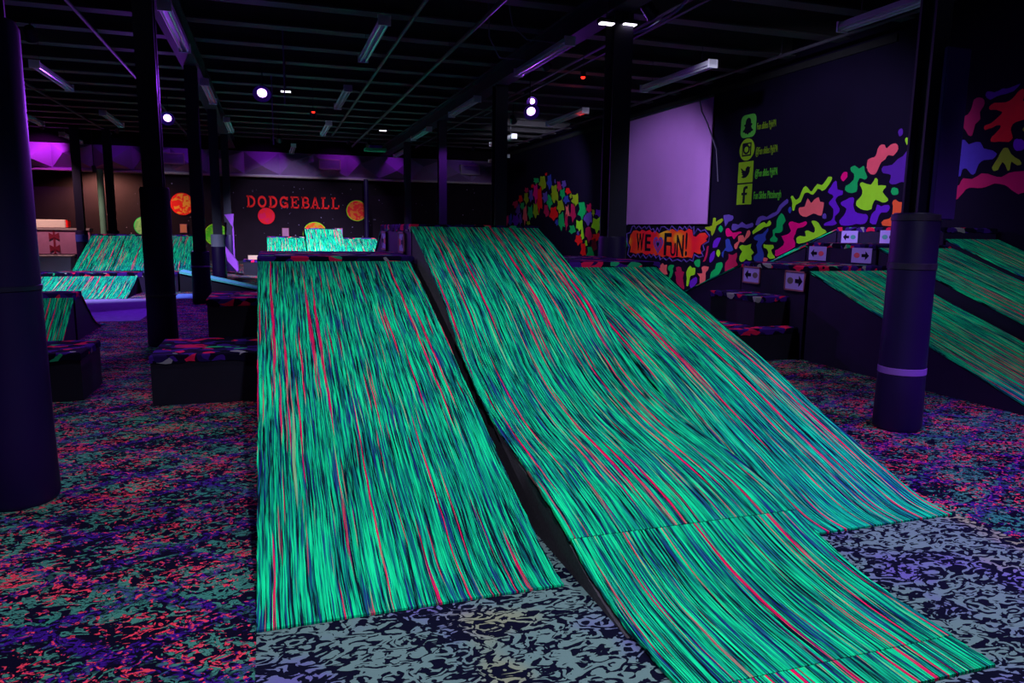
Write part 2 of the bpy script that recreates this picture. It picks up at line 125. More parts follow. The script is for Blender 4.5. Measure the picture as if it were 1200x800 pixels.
crimson 26.85,3 26.82,2.97 26.8,2.93 26.87,2.94 26.96,2.95 27.03,2.92 27.09,2.89 27.14,2.92 27.18,2.96 27.26,2.98 27.31,3 27.27,3.02 27.21,3.04 27.22,3.08 27.22,3.12 27.14,3.1 27.05,3.08 26.99,3.09 26.94,3.1 26.88,3.07 26.84,3.04 26.84,3.02
magenta 25.78,2.83 25.74,2.75 25.72,2.68 25.81,2.64 25.92,2.6 25.96,2.48 25.99,2.41 26.06,2.55 26.14,2.72 26.25,2.76 26.33,2.78 26.28,2.87 26.21,2.98 26.25,3.1 26.27,3.18 26.16,3.15 26.03,3.11 25.97,3.21 25.93,3.28 25.87,3.16 25.82,2.99 25.8,2.9
red 27.5,2.69 27.5,2.64 27.52,2.6 27.6,2.6 27.69,2.6 27.73,2.55 27.77,2.51 27.83,2.55 27.9,2.6 28,2.62 28.07,2.64 28.01,2.68 27.93,2.72 27.94,2.78 27.96,2.83 27.88,2.84 27.79,2.84 27.7,2.84 27.62,2.83 27.59,2.8 27.58,2.76 27.53,2.73
olive 26.82,2.69 26.8,2.63 26.81,2.57 26.86,2.55 26.92,2.53 26.99,2.48 27.06,2.44 27.13,2.51 27.2,2.59 27.29,2.62 27.35,2.65 27.33,2.69 27.29,2.75 27.29,2.83 27.28,2.9 27.2,2.9 27.1,2.88 26.99,2.9 26.9,2.9 26.9,2.84 26.91,2.76 26.86,2.72
slate 26.31,2.74 26.28,2.67 26.27,2.61 26.33,2.62 26.41,2.63 26.49,2.57 26.56,2.52 26.6,2.57 26.65,2.65 26.73,2.68 26.79,2.71 26.74,2.75 26.67,2.82 26.71,2.92 26.75,3 26.68,2.99 26.57,2.96 26.48,2.99 26.41,3 26.39,2.94 26.39,2.85 26.35,2.8
red 25.32,2.52 25.28,2.37 25.28,2.25 25.38,2.28 25.49,2.32 25.54,2.2 25.58,2.1 25.64,2.17 25.71,2.29 25.82,2.39 25.89,2.48 25.85,2.55 25.78,2.65 25.79,2.83 25.78,2.99 25.7,2.99 25.6,2.95 25.53,3.03 25.46,3.07 25.42,2.94 25.39,2.76 25.35,2.64
slate 24.72,2.64 24.68,2.59 24.68,2.56 24.76,2.54 24.86,2.53 24.99,2.48 25.1,2.45 25.12,2.5 25.14,2.56 25.25,2.61 25.34,2.64 25.27,2.67 25.18,2.7 25.23,2.77 25.27,2.82 25.16,2.82 25.02,2.81 24.92,2.85 24.85,2.87 24.82,2.81 24.81,2.72 24.76,2.67
olive 23.77,2.78 23.73,2.62 23.74,2.48 23.86,2.5 23.98,2.55 24.04,2.48 24.08,2.42 24.17,2.45 24.27,2.53 24.42,2.62 24.52,2.71 24.44,2.75 24.33,2.8 24.39,2.93 24.43,3.05 24.33,3.05 24.18,3.02 24.04,3.05 23.92,3.06 23.89,2.95 23.88,2.83 23.82,2.81
green 24.32,2.5 24.27,2.44 24.24,2.39 24.32,2.38 24.42,2.36 24.46,2.26 24.5,2.18 24.57,2.24 24.66,2.33 24.77,2.39 24.85,2.45 24.83,2.51 24.77,2.59 24.75,2.69 24.72,2.76 24.65,2.74 24.55,2.71 24.45,2.74 24.37,2.75 24.35,2.68 24.36,2.59 24.35,2.54
green 23.15,2.7 23.11,2.66 23.1,2.63 23.18,2.62 23.27,2.6 23.31,2.54 23.35,2.51 23.4,2.56 23.45,2.64 23.53,2.66 23.58,2.67 23.57,2.7 23.55,2.75 23.57,2.83 23.57,2.88 23.49,2.86 23.37,2.84 23.27,2.88 23.19,2.91 23.18,2.86 23.18,2.8 23.17,2.75
red 22.67,2.78 22.62,2.75 22.61,2.72 22.7,2.71 22.81,2.7 22.88,2.68 22.94,2.66 22.96,2.69 22.99,2.72 23.07,2.75 23.13,2.78 23.11,2.79 23.06,2.81 23.04,2.86 23.01,2.89 22.96,2.9 22.89,2.89 22.83,2.89 22.77,2.88 22.75,2.85 22.73,2.82 22.7,2.8
blue 22.77,2.49 22.72,2.46 22.7,2.43 22.79,2.43 22.91,2.43 22.99,2.39 23.05,2.36 23.1,2.39 23.15,2.44 23.23,2.46 23.28,2.49 23.24,2.52 23.18,2.55 23.16,2.6 23.14,2.64 23.1,2.63 23.05,2.62 22.95,2.64 22.87,2.64 22.84,2.6 22.84,2.55 22.81,2.52
olive 22.56,2.62 22.54,2.58 22.52,2.55 22.55,2.55 22.6,2.57 22.64,2.54 22.67,2.52 22.67,2.54 22.68,2.58 22.72,2.59 22.76,2.6 22.74,2.62 22.7,2.63 22.7,2.66 22.71,2.69 22.68,2.68 22.65,2.67 22.62,2.69 22.59,2.71 22.56,2.68 22.55,2.65 22.56,2.63
olive 22.01,2.49 21.99,2.43 21.98,2.37 22.02,2.34 22.1,2.32 22.2,2.27 22.29,2.25 22.33,2.29 22.37,2.36 22.49,2.41 22.58,2.45 22.51,2.49 22.42,2.53 22.48,2.6 22.53,2.66 22.4,2.65 22.24,2.63 22.15,2.65 22.08,2.68 22.03,2.63 22.01,2.57 22.01,2.53
green 21.36,2.14 21.31,2.06 21.29,1.99 21.38,1.99 21.5,1.98 21.58,1.88 21.65,1.8 21.71,1.86 21.79,1.95 21.93,1.98 22.03,2.01 21.95,2.08 21.85,2.17 21.91,2.29 21.96,2.38 21.84,2.39 21.68,2.38 21.58,2.39 21.51,2.38 21.47,2.32 21.44,2.25 21.4,2.2
crimson 20.98,2.18 20.93,2.14 20.89,2.11 20.93,2.1 21.01,2.08 21.06,2.05 21.12,2.04 21.18,2.07 21.23,2.11 21.3,2.12 21.34,2.13 21.32,2.17 21.28,2.22 21.3,2.28 21.31,2.31 21.24,2.3 21.15,2.29 21.1,2.32 21.06,2.34 21,2.32 20.96,2.27 20.97,2.23
crimson 28.09,2.5 28.07,2.45 28.06,2.4 28.1,2.39 28.18,2.39 28.33,2.36 28.48,2.35 28.5,2.4 28.53,2.46 28.68,2.48 28.81,2.49 28.76,2.53 28.68,2.56 28.68,2.6 28.66,2.62 28.56,2.62 28.43,2.62 28.3,2.64 28.18,2.65 28.13,2.62 28.1,2.57 28.09,2.54
slate 27.79,2.24 27.77,2.2 27.76,2.16 27.84,2.15 27.95,2.13 28.02,2.07 28.09,2.03 28.14,2.08 28.19,2.15 28.31,2.17 28.39,2.19 28.32,2.25 28.24,2.33 28.29,2.43 28.33,2.49 28.23,2.45 28.1,2.4 28.01,2.47 27.94,2.53 27.87,2.47 27.81,2.37 27.8,2.3
green 27.34,2.41 27.27,2.37 27.22,2.33 27.31,2.33 27.43,2.33 27.49,2.29 27.53,2.26 27.58,2.29 27.63,2.34 27.71,2.35 27.76,2.37 27.76,2.42 27.73,2.47 27.72,2.5 27.7,2.53 27.64,2.53 27.56,2.53 27.45,2.54 27.35,2.55 27.32,2.51 27.32,2.46 27.33,2.43
salmon 26.95,2.07 26.91,1.94 26.9,1.81 26.99,1.83 27.11,1.85 27.17,1.72 27.2,1.62 27.23,1.73 27.27,1.87 27.38,1.89 27.46,1.91 27.43,2 27.38,2.12 27.38,2.24 27.38,2.34 27.32,2.34 27.24,2.33 27.13,2.41 27.04,2.44 27.02,2.31 27.01,2.15 26.98,2.11
green 26.33,2.16 26.29,2.06 26.28,1.97 26.38,1.96 26.5,1.96 26.55,1.9 26.6,1.85 26.67,1.91 26.74,1.99 26.83,2.05 26.88,2.11 26.85,2.17 26.81,2.23 26.85,2.33 26.87,2.4 26.74,2.37 26.58,2.33 26.47,2.4 26.39,2.45 26.37,2.37 26.37,2.26 26.35,2.21
olive 25.76,2.23 25.68,2.13 25.61,2.05 25.7,2.04 25.83,2.05 25.9,1.97 25.97,1.91 26.07,1.98 26.17,2.07 26.25,2.1 26.29,2.13 26.26,2.18 26.21,2.26 26.21,2.39 26.2,2.5 26.13,2.47 26.03,2.42 25.94,2.47 25.86,2.5 25.8,2.41 25.76,2.3 25.77,2.27
crimson 24.59,2.15 24.59,2.09 24.61,2.03 24.68,2 24.76,1.98 24.84,1.96 24.91,1.96 24.92,2 24.94,2.05 25.04,2.08 25.13,2.12 25.11,2.16 25.07,2.22 25.07,2.32 25.05,2.4 24.98,2.39 24.88,2.36 24.8,2.38 24.73,2.39 24.71,2.33 24.71,2.26 24.65,2.21
red 23.76,2.1 23.72,2.03 23.72,1.95 23.82,1.93 23.94,1.92 24.03,1.86 24.11,1.81 24.2,1.85 24.31,1.91 24.47,1.94 24.57,1.98 24.5,2.06 24.41,2.14 24.43,2.22 24.44,2.28 24.3,2.28 24.14,2.27 24.02,2.3 23.94,2.31 23.91,2.24 23.89,2.16 23.82,2.13
olive 23.22,2.31 23.17,2.23 23.16,2.16 23.26,2.17 23.4,2.17 23.5,2.11 23.59,2.05 23.66,2.1 23.71,2.17 23.8,2.21 23.85,2.25 23.8,2.3 23.74,2.36 23.76,2.43 23.77,2.5 23.68,2.5 23.57,2.48 23.46,2.52 23.38,2.54 23.33,2.47 23.29,2.39 23.25,2.35
salmon 22.72,2.08 22.69,2.01 22.68,1.96 22.74,1.97 22.81,1.98 22.87,1.93 22.91,1.89 22.93,1.9 22.95,1.94 23.01,1.96 23.06,2 23.03,2.07 22.99,2.15 23.02,2.24 23.05,2.31 22.98,2.28 22.9,2.25 22.85,2.31 22.81,2.35 22.8,2.28 22.79,2.18 22.76,2.13
crimson 22.2,2.06 22.15,2 22.12,1.95 22.2,1.91 22.3,1.86 22.36,1.79 22.41,1.74 22.46,1.83 22.51,1.94 22.6,1.96 22.67,1.97 22.63,2.02 22.57,2.11 22.57,2.24 22.57,2.36 22.51,2.36 22.42,2.35 22.33,2.39 22.26,2.4 22.24,2.3 22.24,2.18 22.22,2.11
crimson 22.85,1.78 22.82,1.71 22.8,1.66 22.83,1.63 22.88,1.61 22.91,1.52 22.95,1.47 22.97,1.55 23,1.65 23.05,1.68 23.09,1.7 23.08,1.76 23.06,1.84 23.07,1.92 23.07,2 23.02,2.02 22.95,2.02 22.91,2.04 22.87,2.04 22.86,1.98 22.85,1.9 22.85,1.84
green 23.14,1.77 23.08,1.67 23.06,1.6 23.15,1.61 23.27,1.63 23.31,1.53 23.36,1.46 23.45,1.53 23.54,1.63 23.62,1.66 23.67,1.7 23.67,1.78 23.65,1.87 23.65,1.95 23.63,2.02 23.54,2.03 23.44,2.04 23.35,2.09 23.28,2.12 23.23,2.05 23.2,1.94 23.17,1.86
slate 20.91,1.86 20.88,1.79 20.86,1.74 20.93,1.75 21.02,1.75 21.09,1.68 21.16,1.63 21.24,1.68 21.33,1.75 21.45,1.8 21.55,1.84 21.52,1.89 21.45,1.95 21.42,2.02 21.39,2.08 21.31,2.06 21.21,2.03 21.09,2.06 20.98,2.08 20.93,2.02 20.91,1.94 20.91,1.9
olive 20.71,2.04 20.7,2.01 20.69,1.99 20.72,1.99 20.76,1.99 20.77,1.95 20.78,1.92 20.82,1.96 20.85,2 20.9,2 20.92,2 20.9,2.03 20.87,2.07 20.88,2.12 20.89,2.15 20.85,2.14 20.81,2.12 20.79,2.13 20.77,2.14 20.74,2.12 20.71,2.09 20.71,2.07
violet 20.18,2.02 20.14,1.98 20.13,1.95 20.2,1.95 20.29,1.95 20.32,1.92 20.35,1.9 20.42,1.93 20.5,1.97 20.59,1.97 20.66,1.97 20.64,2.01 20.59,2.05 20.6,2.1 20.59,2.14 20.49,2.12 20.38,2.11 20.3,2.12 20.24,2.13 20.23,2.1 20.23,2.06 20.2,2.04
lime 20.26,1.64 20.19,1.55 20.15,1.48 20.26,1.5 20.39,1.52 20.46,1.44 20.52,1.39 20.57,1.45 20.63,1.54 20.79,1.57 20.92,1.6 20.88,1.67 20.8,1.74 20.8,1.82 20.79,1.89 20.68,1.86 20.54,1.83 20.41,1.87 20.31,1.91 20.32,1.84 20.34,1.75 20.31,1.69
lime 21.59,1.67 21.55,1.59 21.53,1.52 21.62,1.52 21.73,1.53 21.8,1.49 21.85,1.46 21.89,1.51 21.95,1.56 22.04,1.56 22.11,1.57 22.1,1.63 22.08,1.71 22.1,1.78 22.09,1.83 21.97,1.8 21.83,1.78 21.72,1.82 21.64,1.86 21.6,1.8 21.59,1.72 21.59,1.7
lime 21.49,1.38 21.46,1.32 21.45,1.25 21.48,1.24 21.52,1.23 21.56,1.21 21.59,1.19 21.61,1.23 21.63,1.29 21.67,1.3 21.71,1.32 21.69,1.36 21.67,1.41 21.68,1.49 21.69,1.56 21.66,1.56 21.62,1.54 21.58,1.55 21.54,1.56 21.53,1.49 21.52,1.43 21.5,1.4
green 22.19,1.53 22.14,1.49 22.12,1.45 22.22,1.43 22.34,1.42 22.41,1.39 22.46,1.37 22.54,1.39 22.61,1.43 22.69,1.44 22.73,1.45 22.66,1.49 22.58,1.54 22.63,1.6 22.67,1.65 22.57,1.65 22.45,1.64 22.38,1.66 22.33,1.67 22.28,1.64 22.24,1.59 22.21,1.56
blue 23.7,1.75 23.66,1.72 23.64,1.69 23.69,1.68 23.76,1.67 23.81,1.65 23.84,1.64 23.85,1.67 23.87,1.7 23.93,1.72 23.99,1.73 23.97,1.76 23.94,1.8 23.94,1.83 23.93,1.86 23.88,1.84 23.82,1.83 23.78,1.86 23.75,1.88 23.73,1.85 23.71,1.8 23.71,1.78
red 21.64,1.22 21.59,1.17 21.57,1.12 21.65,1.1 21.76,1.09 21.85,1.04 21.92,1 21.96,1.03 22,1.09 22.11,1.12 22.2,1.15 22.16,1.19 22.1,1.23 22.09,1.3 22.07,1.35 22,1.34 21.9,1.32 21.8,1.35 21.72,1.38 21.71,1.32 21.72,1.26 21.68,1.24
red 21.32,0.86 21.27,0.76 21.24,0.69 21.3,0.71 21.39,0.73 21.46,0.66 21.51,0.59 21.54,0.64 21.57,0.72 21.66,0.74 21.73,0.76 21.68,0.82 21.62,0.89 21.66,1 21.69,1.09 21.61,1.09 21.5,1.07 21.42,1.09 21.35,1.1 21.33,1.05 21.32,0.99 21.32,0.93
crimson 20.88,1.41 20.84,1.33 20.83,1.26 20.9,1.22 21,1.19 21.04,1.13 21.08,1.1 21.14,1.18 21.2,1.28 21.29,1.3 21.37,1.32 21.36,1.39 21.33,1.46 21.34,1.51 21.33,1.56 21.25,1.59 21.15,1.61 21.05,1.61 20.98,1.59 20.97,1.55 20.96,1.5 20.93,1.46
dkred 20.49,1.05 20.45,0.99 20.45,0.93 20.52,0.91 20.6,0.9 20.66,0.87 20.71,0.85 20.76,0.89 20.8,0.94 20.86,0.99 20.9,1.03 20.87,1.05 20.84,1.08 20.85,1.15 20.86,1.22 20.81,1.22 20.74,1.22 20.67,1.25 20.6,1.26 20.57,1.22 20.56,1.17 20.52,1.11
red 20.22,1.31 20.16,1.26 20.14,1.22 20.25,1.21 20.39,1.21 20.5,1.18 20.6,1.15 20.66,1.17 20.72,1.2 20.84,1.21 20.93,1.22 20.85,1.26 20.76,1.31 20.78,1.35 20.79,1.38 20.69,1.39 20.56,1.38 20.45,1.41 20.36,1.43 20.31,1.39 20.27,1.34 20.24,1.32
green 20.69,0.82 20.65,0.74 20.63,0.67 20.71,0.66 20.82,0.67 20.9,0.62 20.98,0.59 21.02,0.62 21.06,0.67 21.17,0.69 21.26,0.71 21.19,0.76 21.11,0.83 21.13,0.91 21.15,0.98 21.05,0.99 20.94,0.99 20.87,1.01 20.82,1.01 20.78,0.96 20.74,0.89 20.72,0.86
lime 21.2,1.1 21.18,1.06 21.17,1.03 21.2,1.02 21.24,1.02 21.28,1.01 21.3,1 21.31,1.03 21.33,1.06 21.36,1.06 21.39,1.06 21.37,1.08 21.35,1.12 21.35,1.16 21.35,1.19 21.33,1.18 21.3,1.18 21.26,1.19 21.23,1.19 21.22,1.17 21.22,1.15 21.21,1.13
green 20.17,0.88 20.15,0.83 20.14,0.78 20.17,0.76 20.2,0.75 20.22,0.71 20.24,0.69 20.26,0.73 20.28,0.77 20.31,0.78 20.34,0.79 20.33,0.84 20.32,0.9 20.33,0.95 20.33,0.98 20.3,0.99 20.26,0.99 20.23,1.01 20.19,1.02 20.18,0.99 20.17,0.94 20.17,0.91
magenta 29.25,1.9 29.23,1.82 29.23,1.75 29.3,1.76 29.38,1.77 29.42,1.7 29.46,1.64 29.51,1.67 29.56,1.73 29.64,1.76 29.7,1.79 29.67,1.87 29.63,1.96 29.63,2.05 29.61,2.11 29.55,2.06 29.47,2.01 29.41,2.06 29.36,2.09 29.33,2.05 29.3,1.98 29.27,1.94
blue 28.86,1.87 28.82,1.82 28.8,1.77 28.86,1.72 28.94,1.68 28.98,1.65 29.02,1.63 29.08,1.66 29.15,1.69 29.24,1.73 29.29,1.77 29.24,1.85 29.18,1.94 29.19,2.03 29.2,2.09 29.13,2.08 29.05,2.06 28.99,2.12 28.94,2.16 28.88,2.1 28.83,2 28.84,1.93
violet 27.94,1.87 27.94,1.8 27.98,1.74 28.02,1.71 28.1,1.69 28.26,1.63 28.42,1.59 28.49,1.67 28.55,1.76 28.71,1.79 28.83,1.82 28.77,1.85 28.67,1.91 28.65,2.02 28.62,2.1 28.49,2.07 28.35,2.02 28.24,2.07 28.15,2.12 28.08,2.06 28.01,1.98 27.96,1.92
slate 27.56,1.92 27.52,1.84 27.51,1.77 27.57,1.76 27.65,1.76 27.69,1.69 27.72,1.63 27.76,1.69 27.81,1.76 27.89,1.79 27.95,1.82 27.91,1.88 27.86,1.95 27.88,2.05 27.89,2.13 27.82,2.1 27.73,2.07 27.68,2.13 27.64,2.18 27.62,2.1 27.61,2 27.58,1.96
olive 26.61,1.76 26.58,1.73 26.58,1.7 26.63,1.7 26.7,1.7 26.75,1.68 26.8,1.67 26.84,1.68 26.88,1.71 26.96,1.72 27.01,1.73 26.97,1.75 26.93,1.77 26.96,1.8 26.98,1.82 26.92,1.81 26.83,1.8 26.74,1.82 26.67,1.83 26.64,1.81 26.62,1.78 26.62,1.77
slate 21.88,1.41 21.85,1.39 21.84,1.37 21.86,1.36 21.89,1.35 21.92,1.33 21.94,1.32 21.96,1.34 21.97,1.36 22.02,1.38 22.05,1.39 22.04,1.41 22.02,1.43 22.02,1.45 22.02,1.47 21.99,1.47 21.95,1.46 21.92,1.48 21.89,1.49 21.88,1.48 21.88,1.45 21.88,1.43
"""
BURST = "18.29,1.38 18.12,1.51 17.94,1.52 17.74,1.48 17.63,1.54 17.4,1.49 17.21,1.54 17.07,1.46 16.91,1.51 16.7,1.44 16.45,1.5 16.25,1.54 16.06,1.56 15.86,1.51 15.67,1.55 15.49,1.5 15.31,1.57 15.17,1.54 15.12,1.41 14.99,1.38 14.82,1.47 14.61,1.48 14.48,1.4 14.58,1.32 14.51,1.3 14.75,1.2 14.79,1.11 14.71,1 14.86,0.99 15.04,1.03 15.11,0.88 15.29,0.9 15.52,0.87 15.8,0.89 15.99,0.85 16.29,0.89 16.49,0.85 16.7,0.9 16.91,0.86 17.13,0.92 17.35,0.87 17.58,0.93 17.86,0.88 18.16,0.91 18.28,0.92 18.23,1.06 18.36,1.17"
ZIGZAG = "18.5,1.42 18.29,1.46 18.19,1.62 18.07,1.65 17.97,1.56 17.81,1.64 17.66,1.56 17.47,1.63 17.38,1.56 17.25,1.64 17.13,1.53 17.02,1.57 16.91,1.46 16.81,1.59 16.7,1.49 16.61,1.61 16.46,1.62 16.33,1.57 16.2,1.53 16.09,1.64 15.96,1.57 15.81,1.51 15.73,1.62 15.58,1.55 15.5,1.63 15.38,1.55 15.3,1.65 15.18,1.57 15.09,1.62 15.07,1.43 14.92,1.57 14.78,1.51 14.62,1.55 14.42,1.41 14.45,1.28 14.67,1.2 14.6,1.09 14.72,1.03 14.63,0.95 14.81,0.91 15.01,0.97 15.06,0.81 15.2,0.84 15.33,0.78 15.47,0.84 15.56,0.78 15.75,0.82 15.99,0.77 16.14,0.85 16.28,0.78 16.44,0.84 16.59,0.78 16.65,0.9 16.8,0.81 16.94,0.91 17.07,0.82 17.18,0.89 17.34,0.78 17.51,0.88 17.65,0.78 17.8,0.9 17.91,0.8 18.06,0.86 18.21,0.77 18.4,0.85 18.32,1.06 18.45,1.17"
# ---------------------------------------------------------------- helpers
class MB:
    def __init__(s): s.v = []; s.f = []; s.uv = {}
    def add(s, verts, faces):
        n = len(s.v); s.v += [tuple(p) for p in verts]; s.f += [tuple(i + n for i in f) for f in faces]; return s
    def box(s, x0, x1, y0, y1, z0, z1):
        return s.add([(x0,y0,z0),(x1,y0,z0),(x1,y1,z0),(x0,y1,z0),(x0,y0,z1),(x1,y0,z1),(x1,y1,z1),(x0,y1,z1)],
                     [(3,2,1,0),(4,5,6,7),(0,1,5,4),(1,2,6,5),(2,3,7,6),(3,0,4,7)])
    def tube(s, path, r, n=8):
        path = [Vector(p) for p in path]; rings = []
        for i, p in enumerate(path):
            t = (path[min(i+1, len(path)-1)] - path[max(i-1, 0)]).normalized()
            a = t.cross(Vector((0,0,1)));
            if a.length < 1e-3: a = Vector((1,0,0))
            a.normalize(); b = t.cross(a).normalized()
            rr = r[i] if isinstance(r, (list, tuple)) else r
            rings.append([p + a*math.cos(6.28318*k/n)*rr + b*math.sin(6.28318*k/n)*rr for k in range(n)])
        vs = [q for R in rings for q in R]; fs = []
        for i in range(len(path)-1):
            for k in range(n):
                fs.append((i*n+k, i*n+(k+1)%n, (i+1)*n+(k+1)%n, (i+1)*n+k))
        fs.append(tuple(range(n))[::-1]); fs.append(tuple((len(path)-1)*n+k for k in range(n)))
        return s.add(vs, fs)
    def lathe(s, prof, cx=0, cy=0, n=24):
        vs = []; fs = []
        for r, z in prof:
            for k in range(n):
                a = 6.28318*k/n; vs.append((cx+r*math.cos(a), cy+r*math.sin(a), z))
        for i in range(len(prof)-1):
            for k in range(n): fs.append((i*n+k, i*n+(k+1)%n, (i+1)*n+(k+1)%n, (i+1)*n+k))
        fs.append(tuple(range(n))[::-1]); fs.append(tuple((len(prof)-1)*n+k for k in range(n)))
        return s.add(vs, fs)
    def prism(s, poly, d):          # polygon of 3D points pushed along vector d
        n = len(poly); d = Vector(d); a = [Vector(p) for p in poly]
        vs = a + [p + d for p in a]
        fs = [tuple(range(n)), tuple(range(2*n-1, n-1, -1))] + [((i+1)%n, i, n+i, n+(i+1)%n) for i in range(n)]
        return s.add(vs, fs)
    def build(s, name, mat, parent=None, smooth=False, bevel=0.0, recalc=True):
        m = bpy.data.meshes.new(name); m.from_pydata(s.v, [], s.f)
        if recalc or bevel:
            b = bmesh.new(); b.from_mesh(m); bmesh.ops.recalc_face_normals(b, faces=b.faces)
            if bevel: bmesh.ops.bevel(b, geom=b.edges[:] , offset=bevel, segments=2, affect='EDGES', clamp_overlap=True)
            b.to_mesh(m); b.free()
        if smooth:
            m.polygons.foreach_set('use_smooth', [True]*len(m.polygons))
            try: m.set_sharp_from_angle(angle=math.radians(40))
            except Exception: pass
        m.materials.append(mat)
        o = bpy.data.objects.new(name, m); COL.objects.link(o)
        if parent: o.parent = parent
        return o
def tag(o, label=None, cat=None, group=None, kind=None):
    if label: o['label'] = label
    if cat: o['category'] = cat
    if group: o['group'] = group
    if kind: o['kind'] = kind
    return o
def thing(name, label, cat, loc=(0,0,0), group=None, rz=0):
    o = bpy.data.objects.new(name, None); COL.objects.link(o); o.empty_display_size = 0.1
    o.location = loc; o.rotation_euler = (0, 0, rz)
    return tag(o, label, cat, group)

# ---------------------------------------------------------------- materials
def mat(name, base=(0.5,0.5,0.5), rough=0.7, spec=0.3, metal=0.0):
    m = bpy.data.materials.new(name); m.use_nodes = True
    p = m.node_tree.nodes['Principled BSDF']
    p.inputs['Base Color'].default_value = (*base, 1); p.inputs['Roughness'].default_value = rough
    p.inputs['Specular IOR Level'].default_value = spec; p.inputs['Metallic'].default_value = metal
    m.diffuse_color = (*base, 1)
    return m
class NT:
    def __init__(s, m): s.m = m; s.t = m.node_tree; s.p = s.t.nodes['Principled BSDF']
    def n(s, typ, **kw):
        o = s.t.nodes.new(typ)
        for k, v in kw.items(): setattr(o, k, v)
        return o
    def l(s, a, b): s.t.links.new(a, b)
    def val(s, sock, x):
        if hasattr(x, 'is_output'): s.l(x, sock)
        else: sock.default_value = x
    def math(s, op, a, b=0.0, c=None, clamp=False):
        o = s.n('ShaderNodeMath', operation=op, use_clamp=clamp); s.val(o.inputs[0], a); s.val(o.inputs[1], b)
        if c is not None: s.val(o.inputs[2], c)
        return o.outputs[0]
    def noise(s, vec, scale=1.0, detail=2.0, rough=0.5, dist=0.0, dims='3D'):
        o = s.n('ShaderNodeTexNoise', noise_dimensions=dims); s.l(vec, o.inputs['Vector'])
        o.inputs['Scale'].default_value = scale; o.inputs['Detail'].default_value = detail
        o.inputs['Roughness'].default_value = rough; o.inputs['Distortion'].default_value = dist
        return o
    def mapping(s, vec, loc=(0,0,0), rot=(0,0,0), scale=(1,1,1)):
        o = s.n('ShaderNodeMapping'); s.l(vec, o.inputs['Vector'])
        o.inputs['Location'].default_value = loc; o.inputs['Rotation'].default_value = rot; o.inputs['Scale'].default_value = scale
        return o.outputs[0]
    def step(s, x, a, b):           # smooth 0..1 between a and b
        o = s.n('ShaderNodeMapRange', interpolation_type='SMOOTHSTEP'); s.val(o.inputs['Value'], x)
        o.inputs['From Min'].default_value = a; o.inputs['From Max'].default_value = b
        return o.outputs[0]
    def mix(s, f, a, b):
        o = s.n('ShaderNodeMix', data_type='RGBA'); s.val(o.inputs[0], f)
        for sk, x in ((o.inputs[6], a), (o.inputs[7], b)):
            if hasattr(x, 'is_output'): s.l(x, sk)
            else: sk.default_value = (*x, 1)
        return o.outputs[2]
    def ramp(s, x, stops, interp='LINEAR'):
        o = s.n('ShaderNodeValToRGB'); s.val(o.inputs[0], x); r = o.color_ramp; r.interpolation = interp
        while len(r.elements) < len(stops): r.elements.new(0.5)
        for e, (p, c) in zip(r.elements, stops): e.position = p; e.color = (*c, 1)
        return o.outputs[0]
    def bump(s, h, strength=0.4, dist=0.01):
        o = s.n('ShaderNodeBump'); s.l(h, o.inputs['Height']); o.inputs['Strength'].default_value = strength
        o.inputs['Distance'].default_value = dist; s.l(o.outputs[0], s.p.inputs['Normal'])
    def color(s, c): s.l(c, s.p.inputs['Base Color'])

